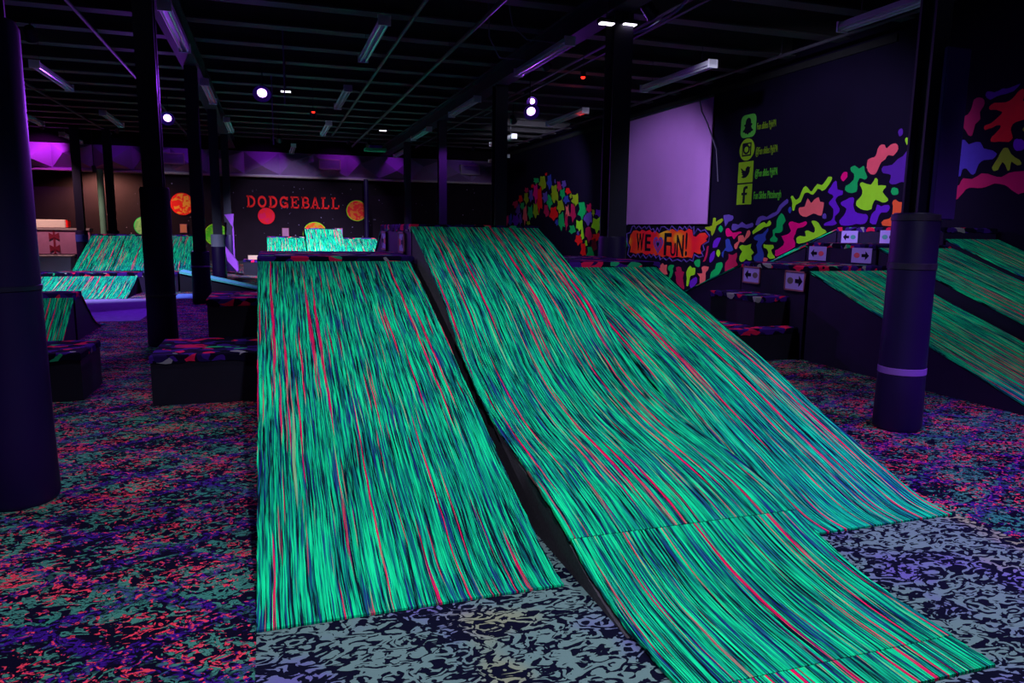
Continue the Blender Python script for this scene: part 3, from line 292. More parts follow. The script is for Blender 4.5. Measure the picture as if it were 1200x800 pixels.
def streak_carpet(name):
    m = mat(name, (0.01, 0.5, 0.25), 0.95, 0.05); t = NT(m)
    uv = t.n('ShaderNodeUVMap', uv_map='UVMap').outputs[0]
    sep = t.n('ShaderNodeSeparateXYZ'); t.l(uv, sep.inputs[0]); U, V = sep.outputs[0], sep.outputs[1]
    wob = t.noise(t.mapping(uv, scale=(5, 1.6, 1)), 1.0, 2.0).outputs[0]
    U2 = t.math('ADD', U, t.math('MULTIPLY', t.math('SUBTRACT', wob, 0.5), 0.028))
    def vec(su, sv, off=0.0):
        c = t.n('ShaderNodeCombineXYZ'); t.l(t.math('MULTIPLY', U2, su), c.inputs[0]); t.l(t.math('MULTIPLY', V, sv), c.inputs[1])
        c.inputs[2].default_value = off; return c.outputs[0]
    fine = t.noise(vec(200, 3.6), 1.0, 2.5, 0.65).outputs[0]
    mid = t.noise(vec(85, 1.3, 3.0), 1.0, 1.0).outputs[0]
    broad = t.noise(vec(9, 1.3, 7.0), 1.0, 1.0).outputs[0]
    f = t.math('ADD', fine, t.math('ADD', t.math('MULTIPLY', t.math('SUBTRACT', mid, 0.5), 0.7), t.math('MULTIPLY', t.math('SUBTRACT', broad, 0.5), 0.18)))
    base = t.ramp(f, [(0.0, (0.003, 0.004, 0.010)), (0.425, (0.003, 0.010, 0.02)), (0.455, (0.004, 0.06, 0.08)), (0.49, (0.003, 0.26, 0.15)), (0.545, (0.004, 0.63, 0.245)), (0.68, (0.008, 0.97, 0.37))])
    bt = t.noise(vec(120, 2.2, 41.0), 1.0, 1.0).outputs[0]
    base = t.mix(t.math('MULTIPLY', t.step(bt, 0.52, 0.60), 0.6), base, (0.003, 0.20, 0.21))
    # navy strands
    nb = t.noise(vec(95, 2.0, 11.0), 1.0, 1.0).outputs[0]
    col = t.mix(t.math('MULTIPLY', t.step(nb, 0.59, 0.64), 0.85), base, (0.012, 0.022, 0.20))
    # pink strands, long and thin
    pk = t.noise(vec(38, 0.33, 17.0), 1.0, 1.5, 0.55).outputs[0]
    pf = t.math('MULTIPLY', t.step(pk, 0.615, 0.640), t.step(fine, 0.40, 0.48))
    col = t.mix(pf, col, (0.85, 0.006, 0.10))
    pk2 = t.noise(vec(80, 1.1, 23.0), 1.0, 1.0).outputs[0]
    col = t.mix(t.math('MULTIPLY', t.step(pk2, 0.675, 0.71), 0.8), col, (0.62, 0.015, 0.10))
    # rare pale strands
    pl = t.noise(vec(26, 0.6, 31.0), 1.0, 1.0).outputs[0]
    col = t.mix(t.math('MULTIPLY', t.step(pl, 0.705, 0.75), 0.55), col, (0.5, 0.75, 0.35))
    t.color(col); t.bump(f, 0.5, 0.005)
    return m
def splotch_carpet(name, gain=1.0):
    m = mat(name, (0.03, 0.01, 0.1), 0.95, 0.05); t = NT(m)
    g = t.n('ShaderNodeNewGeometry').outputs['Position']
    ws = t.noise(g, 4.0, 2.0).outputs['Color']
    vm = t.n('ShaderNodeVectorMath', operation='MULTIPLY_ADD'); t.l(ws, vm.inputs[0]); vm.inputs[1].default_value = (0.22, 0.22, 0.22); t.l(g, vm.inputs[2])
    v = t.n('ShaderNodeTexVoronoi', feature='F1'); t.l(t.mapping(vm.outputs[0], scale=(8.0, 12.0, 12.0)), v.inputs['Vector']); v.inputs['Scale'].default_value = 1.0
    sp = t.n('ShaderNodeSeparateColor'); t.l(v.outputs['Color'], sp.inputs[0])
    c = t.ramp(sp.outputs[0], [(0.0, (0.005, 0.003, 0.018)), (0.34, (0.05, 0.010, 0.22)), (0.55, (0.018, 0.006, 0.08)), (0.74, (0.75, 0.01, 0.08)), (0.85, (0.006, 0.004, 0.02)), (0.93, (0.02, 0.4, 0.18)), (0.965, (0.30, 0.26, 0.32))], 'CONSTANT')
    t.color(c); t.bump(t.noise(g, 120, 2.0).outputs[0], 0.6, 0.006)
    return m
def floor_carpet(name):
    m = mat(name, (0.03, 0.01, 0.08), 0.95, 0.05); t = NT(m)
    g = t.n('ShaderNodeNewGeometry').outputs['Position']
    gm = t.mapping(g, rot=(0, 0, 0.25), scale=(1.0, 1.25, 1.0))
    a = t.noise(gm, 15.0, 1.8, 0.45, 1.9).outputs[0]
    b = t.noise(t.mapping(gm, loc=(7.3, 2.1, 0)), 16.0, 1.6, 0.45, 2.0).outputs[0]
    patch = t.noise(t.mapping(g, loc=(3, 9, 0)), 2.6, 1.0).outputs[0]
    patch2 = t.noise(t.mapping(g, loc=(13, 1, 0)), 2.9, 1.0).outputs[0]
    # purple trellis of diagonal bands
    r1 = t.n('ShaderNodeSeparateXYZ'); t.l(t.mapping(g, rot=(0, 0, 0.62)), r1.inputs[0])
    r2 = t.n('ShaderNodeSeparateXYZ'); t.l(t.mapping(g, rot=(0, 0, -0.50)), r2.inputs[0])
    def band(x):
        q = t.math('PINGPONG', t.math('ADD', t.math('MULTIPLY', x, 1.0), t.math('MULTIPLY', a, 0.12)), 0.19)
        return t.step(q, 0.045, 0.02)
    tre = t.math('MAXIMUM', band(r1.outputs[1]), band(r2.outputs[1]))
    col = t.mix(t.math('MULTIPLY', tre, t.step(b, 0.44, 0.5)), (0.003, 0.002, 0.012), (0.045, 0.006, 0.22))
    pur = t.math('MULTIPLY', t.step(b, 0.60, 0.62), 0.6); col = t.mix(pur, col, (0.04, 0.008, 0.20))
    teal = t.math('MULTIPLY', t.step(t.math('ADD', a, t.math('MULTIPLY', t.math('SUBTRACT', patch, 0.5), 0.45)), 0.545, 0.565), t.math('SUBTRACT', 1.0, t.math('MULTIPLY', tre, 0.7)))
    shade = t.mix(patch2, (0.010, 0.20, 0.155), (0.10, 0.25, 0.18))
    col = t.mix(teal, col, shade)
    cor = t.step(t.math('ADD', b, t.math('MULTIPLY', t.math('SUBTRACT', patch2, 0.5), 0.45)), 0.575, 0.59)
    ring = t.math('SUBTRACT', 1.0, t.step(t.math('ABSOLUTE', t.math('SUBTRACT', a, 0.47)), 0.055, 0.075))
    col = t.mix(t.math('MULTIPLY', cor, ring), col, (0.90, 0.05, 0.09))
    cl = t.noise(t.mapping(gm, loc=(1.7, 5.9, 0)), 15.0, 1.5, 0.45, 2.4).outputs[0]
    ln = t.math('SUBTRACT', 1.0, t.step(t.math('ABSOLUTE', t.math('SUBTRACT', cl, 0.5)), 0.016, 0.034))
    col = t.mix(t.math('MULTIPLY', ln, 0.92), col, (0.003, 0.002, 0.012))
    t.color(col); t.bump(t.noise(g, 160, 2.0).outputs[0], 0.5, 0.004)
    return m
def landing_mat(name):
    m = mat(name, (0.3, 0.3, 0.4), 0.95, 0.05); t = NT(m)
    g = t.n('ShaderNodeNewGeometry').outputs['Position']
    a = t.noise(t.mapping(g, rot=(0, 0, -0.5), scale=(1.0, 1.5, 1)), 13.5, 1.8, 0.45, 2.1).outputs[0]
    p = t.noise(g, 2.4, 2.0).outputs[0]
    pale = t.mix(t.step(p, 0.32, 0.52), (0.15, 0.12, 0.36), (0.15, 0.23, 0.22))
    pale = t.mix(t.step(t.noise(t.mapping(g, loc=(5, 5, 0)), 1.7, 1.0).outputs[0], 0.58, 0.7), pale, (0.28, 0.28, 0.17))
    f = t.step(t.math('ADD', a, t.math('MULTIPLY', t.math('SUBTRACT', p, 0.5), 0.25)), 0.50, 0.52)
    t.color(t.mix(f, (0.004, 0.004, 0.016), pale)); t.bump(t.noise(g, 160, 2.0).outputs[0], 0.5, 0.004)
    return m
def grainy(name, base, rough=0.8, spec=0.2, amp=0.35, scale=3.0, metal=0.0):
    m = mat(name, base, rough, spec, metal); t = NT(m)
    g = t.n('ShaderNodeNewGeometry').outputs['Position']
    n = t.noise(g, scale, 4.0, 0.6).outputs[0]
    t.color(t.mix(n, tuple(c*(1-amp) for c in base), tuple(min(1, c*(1+amp)) for c in base)))
    t.bump(n, 0.15, 0.004)
    return m
M = {}
M['streak'] = streak_carpet('streaked_fringe_carpet')
M['splotch'] = splotch_carpet('splotched_carpet')
M['floor'] = floor_carpet('marbled_floor_carpet')
M['landing'] = landing_mat('landing_carpet')
M['ply'] = grainy('dark_painted_panel', (0.016, 0.005, 0.045), 0.7, 0.25)
M['plygrey'] = grainy('dark_felt_panel', (0.085, 0.07, 0.085), 0.95, 0.05, 0.5, 60)
M['black'] = grainy('black_paint', (0.006, 0.003, 0.016), 0.6, 0.3)
M['post'] = grainy('black_steel', (0.006, 0.002, 0.026), 0.45, 0.5)
M['pad'] = grainy('purple_black_vinyl', (0.0105, 0.0022, 0.045), 0.5, 0.2, 0.2)
M['panel'] = grainy('violet_foam', (0.04, 0.008, 0.17), 0.6, 0.2, 0.15)
M['tape'] = grainy('violet_tape', (0.20, 0.07, 0.42), 0.4, 0.4)
M['tapedark'] = grainy('worn_tape', (0.022, 0.012, 0.04), 0.5, 0.4, 0.8, 12)
M['ceil'] = grainy('ceiling_paint', (0.02, 0.017, 0.022), 0.9, 0.1)
M['joist'] = grainy('joist_paint', (0.10, 0.085, 0.10), 0.7, 0.2, 0.3, 2)
M['beam'] = grainy('beam_paint', (0.05, 0.035, 0.07), 0.7, 0.2, 0.3, 2)
M['pipe'] = grainy('pipe_paint', (0.06, 0.045, 0.08), 0.5, 0.4)
M['wall'] = grainy('black_wall_paint', (0.005, 0.0015, 0.017), 0.85, 0.1, 0.3, 1.2)
M['wallfar'] = grainy('brown_black_wall', (0.011, 0.005, 0.013), 0.85, 0.1, 0.4, 1.5)
M['soffit'] = grainy('soffit_panel', (0.26, 0.13, 0.36), 0.45, 0.4, 0.12)
M['trimpale'] = grainy('soffit_edge', (0.35, 0.26, 0.3), 0.6, 0.3)
M['fixture'] = grainy('white_enamel', (0.75, 0.70, 0.80), 0.35, 0.5, 0.08)
M['tubeglass'] = mat('unlit_tube', (0.62, 0.62, 0.66), 0.15, 0.5)
M['screen'] = grainy('screen_sheet', (0.45, 0.16, 0.62), 0.85, 0.1, 0.12, 1.0)  # white sheet with the violet light put into its base colour
M['sign'] = grainy('sign_plate', (0.48, 0.28, 0.95), 0.6, 0.2, 0.08, 8)
M['signframe'] = grainy('sign_edge', (0.35, 0.10, 0.18), 0.6, 0.2)
M['ink'] = mat('black_ink', (0.006, 0.004, 0.016), 0.7, 0.1)
M['counter'] = grainy('pink_lilac_panel', (0.42, 0.16, 0.34), 0.6, 0.2, 0.25, 4)
M['white'] = grainy('off_white_board', (0.75, 0.62, 0.58), 0.6, 0.2, 0.1)
M['greyblue'] = grainy('grey_blue_board', (0.20, 0.20, 0.32), 0.6, 0.2, 0.2)
M['darkred'] = grainy('dark_red_ribbon', (0.20, 0.01, 0.04), 0.7, 0.2)
M['cable'] = mat('cable', (0.10, 0.07, 0.16), 0.6, 0.3)
PAL = dict(coral=(0.95,0.09,0.16), red=(0.9,0.010,0.014), magenta=(0.85,0.0,0.20), crimson=(0.50,0.008,0.085), salmon=(0.95,0.12,0.15), lime=(0.36,0.75,0.02),
    olive=(0.30,0.40,0.012), green=(0.004,0.42,0.11), blue=(0.035,0.05,0.45), slate=(0.12,0.055,0.42), violet=(0.14,0.01,0.58), purple=(0.10,0.012,0.38),
    orange=(0.98,0.10,0.03), dkpink=(0.50,0.004,0.11), blueviolet=(0.07,0.03,0.50), dkred=(0.14,0.002,0.02))
for k, c in PAL.items(): M[k] = grainy('paint_' + k, c, 0.6, 0.15, 0.14, 7)
def emis(name, c, s):
    m = mat(name, c); p = m.node_tree.nodes['Principled BSDF']
    p.inputs['Emission Color'].default_value = (*c, 1); p.inputs['Emission Strength'].default_value = s; return m
M['lens_violet'] = emis('violet_lens', (0.62, 0.28, 1.0), 9.0)
M['glow_ring'] = mat('violet_glow_ring', (0.25, 0.03, 0.8), 0.3, 0.5)  # violet colour standing in for the glow around the spots
M['lens_white'] = emis('white_lens', (0.9, 0.8, 1.0), 4.0)
M['lens_red'] = emis('red_led', (1.0, 0.02, 0.01), 3.0)
M['lens_warm'] = emis('warm_lens', (1.0, 0.6, 0.3), 6.0)
M['lens_flood'] = emis('flood_lens', (0.6, 0.7, 1.0), 6.0)

# ---------------------------------------------------------------- setting
X0, X1, Y0, Y1, ZC = -10.0, 9.5, -3.5, 31.0, 5.3
tag(MB().box(X0, X1, Y0, Y1, -0.1, 0.0).build('floor', M['floor']), kind='structure')
ceiling = tag(MB().box(X0, X1, Y0, Y1, ZC, ZC+0.1).build('ceiling', M['ceil']), kind='structure')
wall_right = tag(MB().box(X1, X1+0.15, Y0, Y1, 0, ZC).build('wall_right', M['wall']), kind='structure')
tag(MB().box(X0-0.15, X0, Y0, Y1, 0, ZC).build('wall_left', M['wall']), kind='structure')
wall_far = tag(MB().box(X0, X1, Y1, Y1+0.15, 0, ZC).build('wall_far', M['wallfar']), kind='structure')
tag(MB().box(X0, X1, Y0-0.15, Y0, 0, ZC).build('wall_back', M['wall']), kind='structure')
# ceiling joists (I sections across the hall) and beams along the column rows
y = 2.6; first = None
while y < 30.4:
    if first is None:
        first = MB().box(X0, X1, -0.14, 0.14, 4.78, 4.81).box(X0, X1, -0.02, 0.02, 4.81, 5.25).box(X0, X1, -0.10, 0.10, 5.25, 5.298).build('joist', M['joist'], ceiling); first.location.y = y
    else:
        o = first.copy(); COL.objects.link(o); o.location.y = y
    y += 1.35
for x in (-1.3, 4.6):
    MB().box(x-0.15, x+0.15, Y0, 30.4, 4.42, 4.46).box(x-0.03, x+0.03, Y0, 30.4, 4.46, 4.74).box(x-0.15, x+0.15, Y0, 30.4, 4.74, 4.78).build('beam', M['beam'], ceiling)
# soffit of faceted panels along the far wall
sof = tag(MB().box(X0, X1, 30.62, Y1, 3.46, 4.36).build('trim_1', M['soffit']), kind='structure')
xs = -9.95; k = 0; hz0, hz1 = 3.50, 4.34
rs = random.Random(5)
while xs < 9.3:
    wd = 1.3; x2 = min(xs+wd, 9.48)
    ax = xs + (x2-xs)*(0.5 if k % 2 else 0.35); az = hz0 + (hz1-hz0)*(0.35 if k % 2 else 0.6)
    c = [(xs,30.62,hz0),(x2,30.62,hz0),(x2,30.62,hz1),(xs,30.62,hz1),(ax,30.22,az)]
    MB().add(c, [(0,1,4),(1,2,4),(2,3,4),(3,0,4),(3,2,1,0)]).build('soffit_panel', M['soffit'], sof)
    xs += wd; k += 1
MB().box(X0, X1, 30.55, Y1, 3.40, 3.46).build('edge_strip', M['trimpale'], sof)
tag(MB().box(X0, X1, 30.9, Y1, 0, 0.12).build('baseboard_far', M['black']), kind='structure')
tag(MB().box(X1-0.04, X1, 9.5, Y1, 4.50, 4.62).build('trim_2', M['ceil']), kind='structure')

# landing carpet under the three near slides
land = tag(MB().box(-0.1, 3.48, -1.5, 6.0, 0.0, 0.008).build('landing_carpet', M['landing']), 'pale lilac marbled carpet strip on the floor under the three foreground slides', 'carpet')

pm = grainy('violet_grey_mat', (0.20, 0.15, 0.42), 0.95, 0.05, 0.4, 9)
tag(MB().box(-5.4, -2.0, 12.6, 16.42, 0.0, 0.006).build('landing_carpet', pm), 'violet carpet patch on the floor in front of the low left back slide', 'carpet')
tag(MB().box(-1.96, -0.05, 16.3, 17.4, 0.0, 0.006).build('landing_carpet', grainy('pale_blue_strip', (0.10, 0.20, 0.55), 0.95, 0.05, 0.4, 9)), 'thin blue strip on the floor in front of the pale edge-on slide', 'carpet')  # flat blue strip laid on the floor
# ---------------------------------------------------------------- slides
def interp(prof, n=40):
    # smooth resample of (Y,z) profile by arc length
    P = []
    N = len(prof)
    for i in range(N-1):
        a = prof[max(i-1,0)]; b = prof[i]; c = prof[i+1]; d = prof[min(i+2,N-1)]
        for j in range(6):
            t = j/6
            P.append(tuple(.5*((2*b[q])+(c[q]-a[q])*t+(2*a[q]-5*b[q]+4*c[q]-d[q])*t*t+(3*b[q]-a[q]-3*c[q]+d[q])*t**3) for q in (0,1)))
    P.append(prof[-1]); return P
def ribbon(name, x0, x1, P, th, mat_, parent, uoff=0.0, nx=10, jag=0.004, v0=0.0, zmin=0.001, ends=(0, 0, 0, 0)):
    """carpet strip following the profile, u across and v along in metres"""
    rr = random.Random(int(uoff*100)+len(P))
    mesh = bpy.data.meshes.new(name); V = []; F = []; UVs = []
    s = v0; S = []
    for i, p in enumerate(P):
        if i: s += math.hypot(p[0]-P[i-1][0], p[1]-P[i-1][1])
        S.append(s)
    m = len(P)
    for side in (0, 1):
        for i, (yy, zz) in enumerate(P):
            a = P[max(i-1,0)]; b = P[min(i+1,m-1)]; t = Vector((b[0]-a[0], b[1]-a[1])).normalized()
            nrm = Vector((t.y, -t.x));
            if nrm.y < 0: nrm = -nrm
            jl, jr = rr.uniform(-jag, jag), rr.uniform(-jag, jag)
            for k in range(nx+1):
                q_ = i/(m-1); xa = x0 + ends[0] + (ends[1]-ends[0])*q_; xb = x1 + ends[2] + (ends[3]-ends[2])*q_
                x = xa + (xb-xa)*k/nx + (jl if k == 0 else jr if k == nx else 0)
                off = 0 if side == 0 else -th
                V.append((x, yy + nrm.x*off, max(zmin, zz + nrm.y*off)))
                UVs.append((x - x0 + uoff, S[i] + uoff*1.7))
    W = nx+1
    for side in (0, 1):
        o = side*m*W
        for i in range(m-1):
            for k in range(nx):
                q = (o+i*W+k, o+i*W+k+1, o+(i+1)*W+k+1, o+(i+1)*W+k)
                F.append(q if side else q[::-1])
    o = m*W
    for i in range(m-1):
        F.append((i*W, (i+1)*W, o+(i+1)*W, o+i*W)); F.append((i*W+nx, o+i*W+nx, o+(i+1)*W+nx, (i+1)*W+nx))
    for k in range(nx):
        F.append((k, o+k, o+k+1, k+1)); e = (m-1)*W; F.append((e+k, e+k+1, o+e+k+1, o+e+k))
    mesh.from_pydata(V, [], F)
    b = bmesh.new(); b.from_mesh(mesh); bmesh.ops.recalc_face_normals(b, faces=b.faces); b.to_mesh(mesh); b.free()
    ul = mesh.uv_layers.new(name='UVMap')
    for l in mesh.loops: ul.data[l.index].uv = UVs[l.vertex_index]
    mesh.polygons.foreach_set('use_smooth', [True]*len(mesh.polygons))
    try: mesh.set_sharp_from_angle(angle=math.radians(50))
    except Exception: pass
    mesh.materials.append(mat_)
    ob = bpy.data.objects.new(name, mesh); COL.objects.link(ob); ob.parent = parent
    return ob
def slide(label, x0, x1, prof, uoff, group=None, cuts=None, nx=10, side_mat=None, name='slide', zb=0.0):
    """prof runs from the top edge (Y,z) to the floor; panels close the sides and the top end"""
    r = thing(name, label, 'slide', (0,0,0), group)
    P = [(a, b + zb) for a, b in interp(prof)]
    if cuts:
        segs = []; cur = [P[0]]; idx = 0
        for p in P[1:]:
            cur.append(p)
            if idx < len(cuts) and ((p[0] <= cuts[idx]) if prof[0][0] > prof[-1][0] else (p[0] >= cuts[idx])):
                segs.append(cur); cur = [p]; idx += 1
        segs.append(cur); names = ['slide_carpet', 'lower_carpet', 'end_strip']
        for i, sg in enumerate(segs):
            lift = [0.0, 0.010, 0.018][i] if False else [0.006, 0.003, 0.0][i]
            sg2 = [(a, b + lift) for a, b in sg]
            ribbon(names[i], x0, x1, sg2, 0.016, M['streak'], r, uoff + i*3.37, nx, v0=i*2.0, zmin=zb+0.001, ends=[(0, .01, 0, -.008), (.012, .035, -.010, -.035), (.04, .05, -.038, -.045)][i])
    else:
        ribbon('slide_carpet', x0, x1, P, 0.016, M['streak'], r, uoff, nx, zmin=zb+0.001)
    sm = side_mat or M['ply']
    # side panels: polygon under the carpet
    Q = [(a, max(zb, b-0.03)) for a, b in P]
    Q = [q for i, q in enumerate(Q) if i % 3 == 0 or i == len(Q)-1]
    while len(Q) > 2 and Q[-2][1] <= zb+0.002: Q.pop()
    Q[-1] = (Q[-1][0], zb)
    yb = Q[0][0]
    poly = lambda x: [(x, a, b) for a, b in Q] + [(x, yb, zb)]
    MB().prism(poly(x0+0.012), (0.02,0,0)).build('side_panel', sm, r)
    MB().prism(poly(x1-0.032), (0.02,0,0)).build('side_panel', sm, r)
    return r
def platform(label, x0, x1, y0, y1, z, group=None, name='platform', rim=0.07, cat='platform', body=None, zb=0.0):
    r = thing(name, label, cat, ((x0+x1)/2, (y0+y1)/2, 0), group)
    cx, cy = (x0+x1)/2, (y0+y1)/2
    MB().box(x0-cx, x1-cx, y0-cy, y1-cy, zb, z-0.03).build('body', body or M['ply'], r)
    # carpet cap with a hanging, slightly ragged rim
    b = MB(); rr = random.Random(int(abs(x0*100+y0*37)))
    a0, a1, c0, c1 = x0-cx-0.007, x1-cx+0.007, y0-cy-0.012, y1-cy+0.012
    n = 14; ring = []
    for i in range(n): ring.append((a0+(a1-a0)*i/n, c0))
    for i in range(n): ring.append((a1, c0+(c1-c0)*i/n))
    for i in range(n): ring.append((a1-(a1-a0)*i/n, c1))
    for i in range(n): ring.append((a0, c1-(c1-c0)*i/n))
    N = len(ring); V = []; Fc = []
    hang = [rr.uniform(0.75, 1.1)*rim for _ in ring]
    for (px, py) in ring: V.append((px*0.985, py*0.985, z))
    for (px, py) in ring: V.append((px, py, z-0.012))
    for i, (px, py) in enumerate(ring): V.append((px, py, z-hang[i]))
    for i, (px, py) in enumerate(ring): V.append((px*0.985, py*0.985, z-hang[i]))
    for L in range(3):
        for i in range(N): Fc.append((L*N+i, L*N+(i+1)%N, (L+1)*N+(i+1)%N, (L+1)*N+i))
    Fc.append(tuple(range(N))); Fc.append(tuple(3*N+i for i in range(N))[::-1])
    b.add(V, Fc).build('carpet_cap', M['splotch'], r)
    return r

# main slides, near side
slide('broad straight streaked green slide in the left foreground, its foot on pale carpet', -0.10, 1.13,
      [(6.22,1.21),(5.5,0.98),(4.9,0.765),(4.3,0.54),(3.7,0.32),(3.2,0.145),(2.92,0.055),(2.72,0.012),(2.66,0.010)], 0.0, nx=12, side_mat=M['plygrey'], zb=0.009)
slide('long wavy streaked green slide in the middle foreground, reaching closest to the viewer', 1.19, 2.40,
      [(6.48,1.50),(5.9,1.28),(5.45,1.08),(5.1,0.91),(4.85,0.76),(4.55,0.60),(4.2,0.46),(3.8,0.355),(3.3,0.275),(2.95,0.205),(2.6,0.10),(2.35,0.045),(2.1,0.022),(1.9,0.016),(1.68,0.012)], 9.3, cuts=(2.80, 1.87), nx=12, side_mat=M['plygrey'], zb=0.009)
slide('straight streaked green slide right of the long wavy one, partly hidden behind it', 2.41, 3.43,
      [(6.06,1.16),(5.5,0.95),(4.9,0.74),(4.4,0.56),(3.9,0.365),(3.5,0.215),(3.15,0.085),(2.95,0.025),(2.78,0.011)], 17.7, nx=12, side_mat=M['plygrey'], zb=0.009)
platform('low platform with splotched carpet rim above the left foreground slide', -0.10, 1.17, 6.26, 7.55, 1.26, 'platforms of the big slides')
platform('tallest middle platform with two arrow signs above the long wavy slide', 1.20, 2.42, 6.52, 8.35, 1.535, 'platforms of the big slides')
platform('low platform with splotched carpet rim above the right-hand foreground slide', 2.45, 3.48, 6.10, 7.6, 1.215, 'platforms of the big slides')
slide('narrow green slide edge running down behind the tall middle platform', 1.20, 2.40, [(8.38,1.49),(9.0,1.20),(9.8,0.86),(10.8,0.42),(11.6,0.08),(11.9,0.012)], 23.1)
slide('dark backed slide going down behind the left foreground platform', -0.10, 1.13, [(7.58,1.21),(8.6,0.84),(9.8,0.40),(10.7,0.08),(11.0,0.012)], 26.4)
slide('dark backed slide going down behind the right foreground platform', 2.45, 3.46, [(7.63,1.17),(8.6,0.82),(9.8,0.39),(10.7,0.08),(11.0,0.012)], 29.9)
platform('lower carpet-topped step box beside the left foreground slide', -0.98, -0.14, 6.55, 7.5, 0.43, 'steps beside the left slide', 'step_box', cat='step', body=M['black'])
platform('upper carpet-topped step box standing behind the lower one beside the left slide', -0.60, -0.14, 7.54, 8.4, 0.80, 'steps beside the left slide', 'step_box', cat='step', body=M['black'])

# slide stack along the right wall: three lanes of rising height
S0 = 6.0
slide('lowest and nearest streaked green slide of the stack by the right wall', S0, S0+1.22, [(7.02,1.06),(6.3,0.80),(5.3,0.45),(4.4,0.13),(4.1,0.03),(3.9,0.012)], 33.0)
slide('middle-height streaked green slide of the stack by the right wall', S0+1.24, S0+2.46, [(7.26,1.33),(6.4,1.01),(5.3,0.62),(4.3,0.25),(3.7,0.05),(3.4,0.012)], 37.0)
slide('highest streaked green slide of the stack, against the right wall', S0+2.48, 9.42, [(7.40,1.45),(6.3,1.03),(5.2,0.62),(4.2,0.25),(3.6,0.05),(3.3,0.012)], 41.0)
platform('lowest platform of the right-wall stack, two framed arrow signs on its side', S0, S0+1.22, 7.06, 8.3, 1.115, 'platforms of the right-wall stack')
platform('middle platform of the right-wall stack, orange-dotted arrow signs on its side', S0+1.24, S0+2.46, 7.30, 8.55, 1.37, 'platforms of the right-wall stack')
platform('highest platform of the stack, below the coral painted shape on the right wall', S0+2.48, 9.42, 7.44, 9.35, 1.60, 'platforms of the right-wall stack')
slide('lowest slide of the right-wall stack going down towards the far end of the hall', S0, S0+1.22, [(8.34,1.08),(9.6,0.64),(10.8,0.20),(11.3,0.04),(11.6,0.012)], 45.0)
slide('middle slide of the right-wall stack going down towards the far end of the hall', S0+1.24, S0+2.46, [(8.59,1.33),(9.3,1.08),(10.6,0.62),(11.8,0.18),(12.3,0.03),(12.6,0.012)], 49.0)
slide('highest slide of the right-wall stack going down towards the far end of the hall', S0+2.48, 9.42, [(9.39,1.57),(10.3,1.24),(11.2,0.90),(12.4,0.45),(13.4,0.08),(13.8,0.012)], 53.0)
platform('lower step box in front of the right-wall stack', 4.95, S0-0.03, 7.12, 8.3, 0.38, 'steps of the right-wall stack', 'step_box', cat='step', body=M['black'])
platform('upper step box in front of the right-wall stack', 5.50, S0-0.03, 7.32, 8.25, 0.74, 'steps of the right-wall stack', 'step_box', cat='step', body=M['black'], zb=0.381)

# left middle distance
platform('dark carpet-topped box by the padded column at the left edge', -3.1, -1.57, 6.92, 7.66, 0.42, None, 'step_box', cat='step', body=M['black'])
platform('small dark platform between the two short green slides at the left', -3.9, -2.42, 10.62, 10.95, 0.62, None, rim=0.09)
slide('short steep green slide behind the dark box at the left', -3.9, -2.42, [(10.58,0.56),(10.4,0.43),(10.15,0.25),(9.9,0.08),(9.75,0.012)], 57.0)
slide('short green slide seen edge-on behind the small platform at the left', -3.9, -2.42, [(10.99,0.58),(11.3,0.36),(11.6,0.17),(11.95,0.05),(12.3,0.012)], 61.0)

# left far distance
slide('low green slide in front of the taller green slides at the left back', -5.4, -2.82, [(17.95,0.37),(17.3,0.20),(16.8,0.08),(16.45,0.012)], 65.0, nx=16)
platform('long low platform with pink-specked rim at the left back', -5.5, -2.02, 18.0, 18.75, 0.44, None, rim=0.09)
rr = thing('side_slide', 'pale edge-on slide running off to the right of the low left platform', 'slide', (0,0,0))
MB().prism([(-1.98,18.02,0.40),(-0.36,18.02,0.02),(-0.2,18.02,0.0),(-1.98,18.02,0.0)], (0,0.7,0)).build('body', M['black'], rr)
sl_ = MB().prism([(-1.98,17.98,0.42),(-0.36,17.98,0.035),(-0.15,17.98,0.002),(-0.15,17.98,0.03),(-0.36,17.98,0.07),(-1.98,17.98,0.47)], (0,0.78,0)).build('slide_carpet', grainy('pale_teal_carpet', (0.12,0.55,0.60), 0.9, 0.05, 0.3, 20), rr)
for i, (a, b, l) in enumerate([(-4.30,-3.52,'leftmost of the tall green slides at the left back'), (-3.50,-2.66,'second tall green slide from the left at the left back'), (-2.64,-1.80,'rightmost tall green slide at the left back, seen between two columns')]):
    slide(l, a, b, [(21.0,1.21),(20.3,0.96),(19.5,0.68),(18.83,0.45)], 70.0+i*3)
    platform('platform behind the ' + l.split(' at ')[0], a, b, 21.04, 22.2, 1.24, 'platforms at the left back')

# far cluster of three bright slides below the wall lettering
for i, (a, b, zt, l) in enumerate([(-0.10,1.12,1.12,'left and lower of the three bright far slides below the red lettering'), (1.14,2.36,1.42,'middle and tallest of the three bright far slides below the red lettering'), (2.38,3.58,1.10,'right and lower of the three bright far slides below the red lettering')]):
    slide(l, a, b, [(26.2,zt),(25.2,zt*0.70),(24.2,zt*0.40),(23.2,0.12),(22.8,0.02),(22.6,0.012)], 80.0+i*3)
    platform('platform behind the ' + l.split(' of ')[0] + ' bright far slide', a, b, 26.23, 27.4, zt+0.03, 'platforms of the far slides')

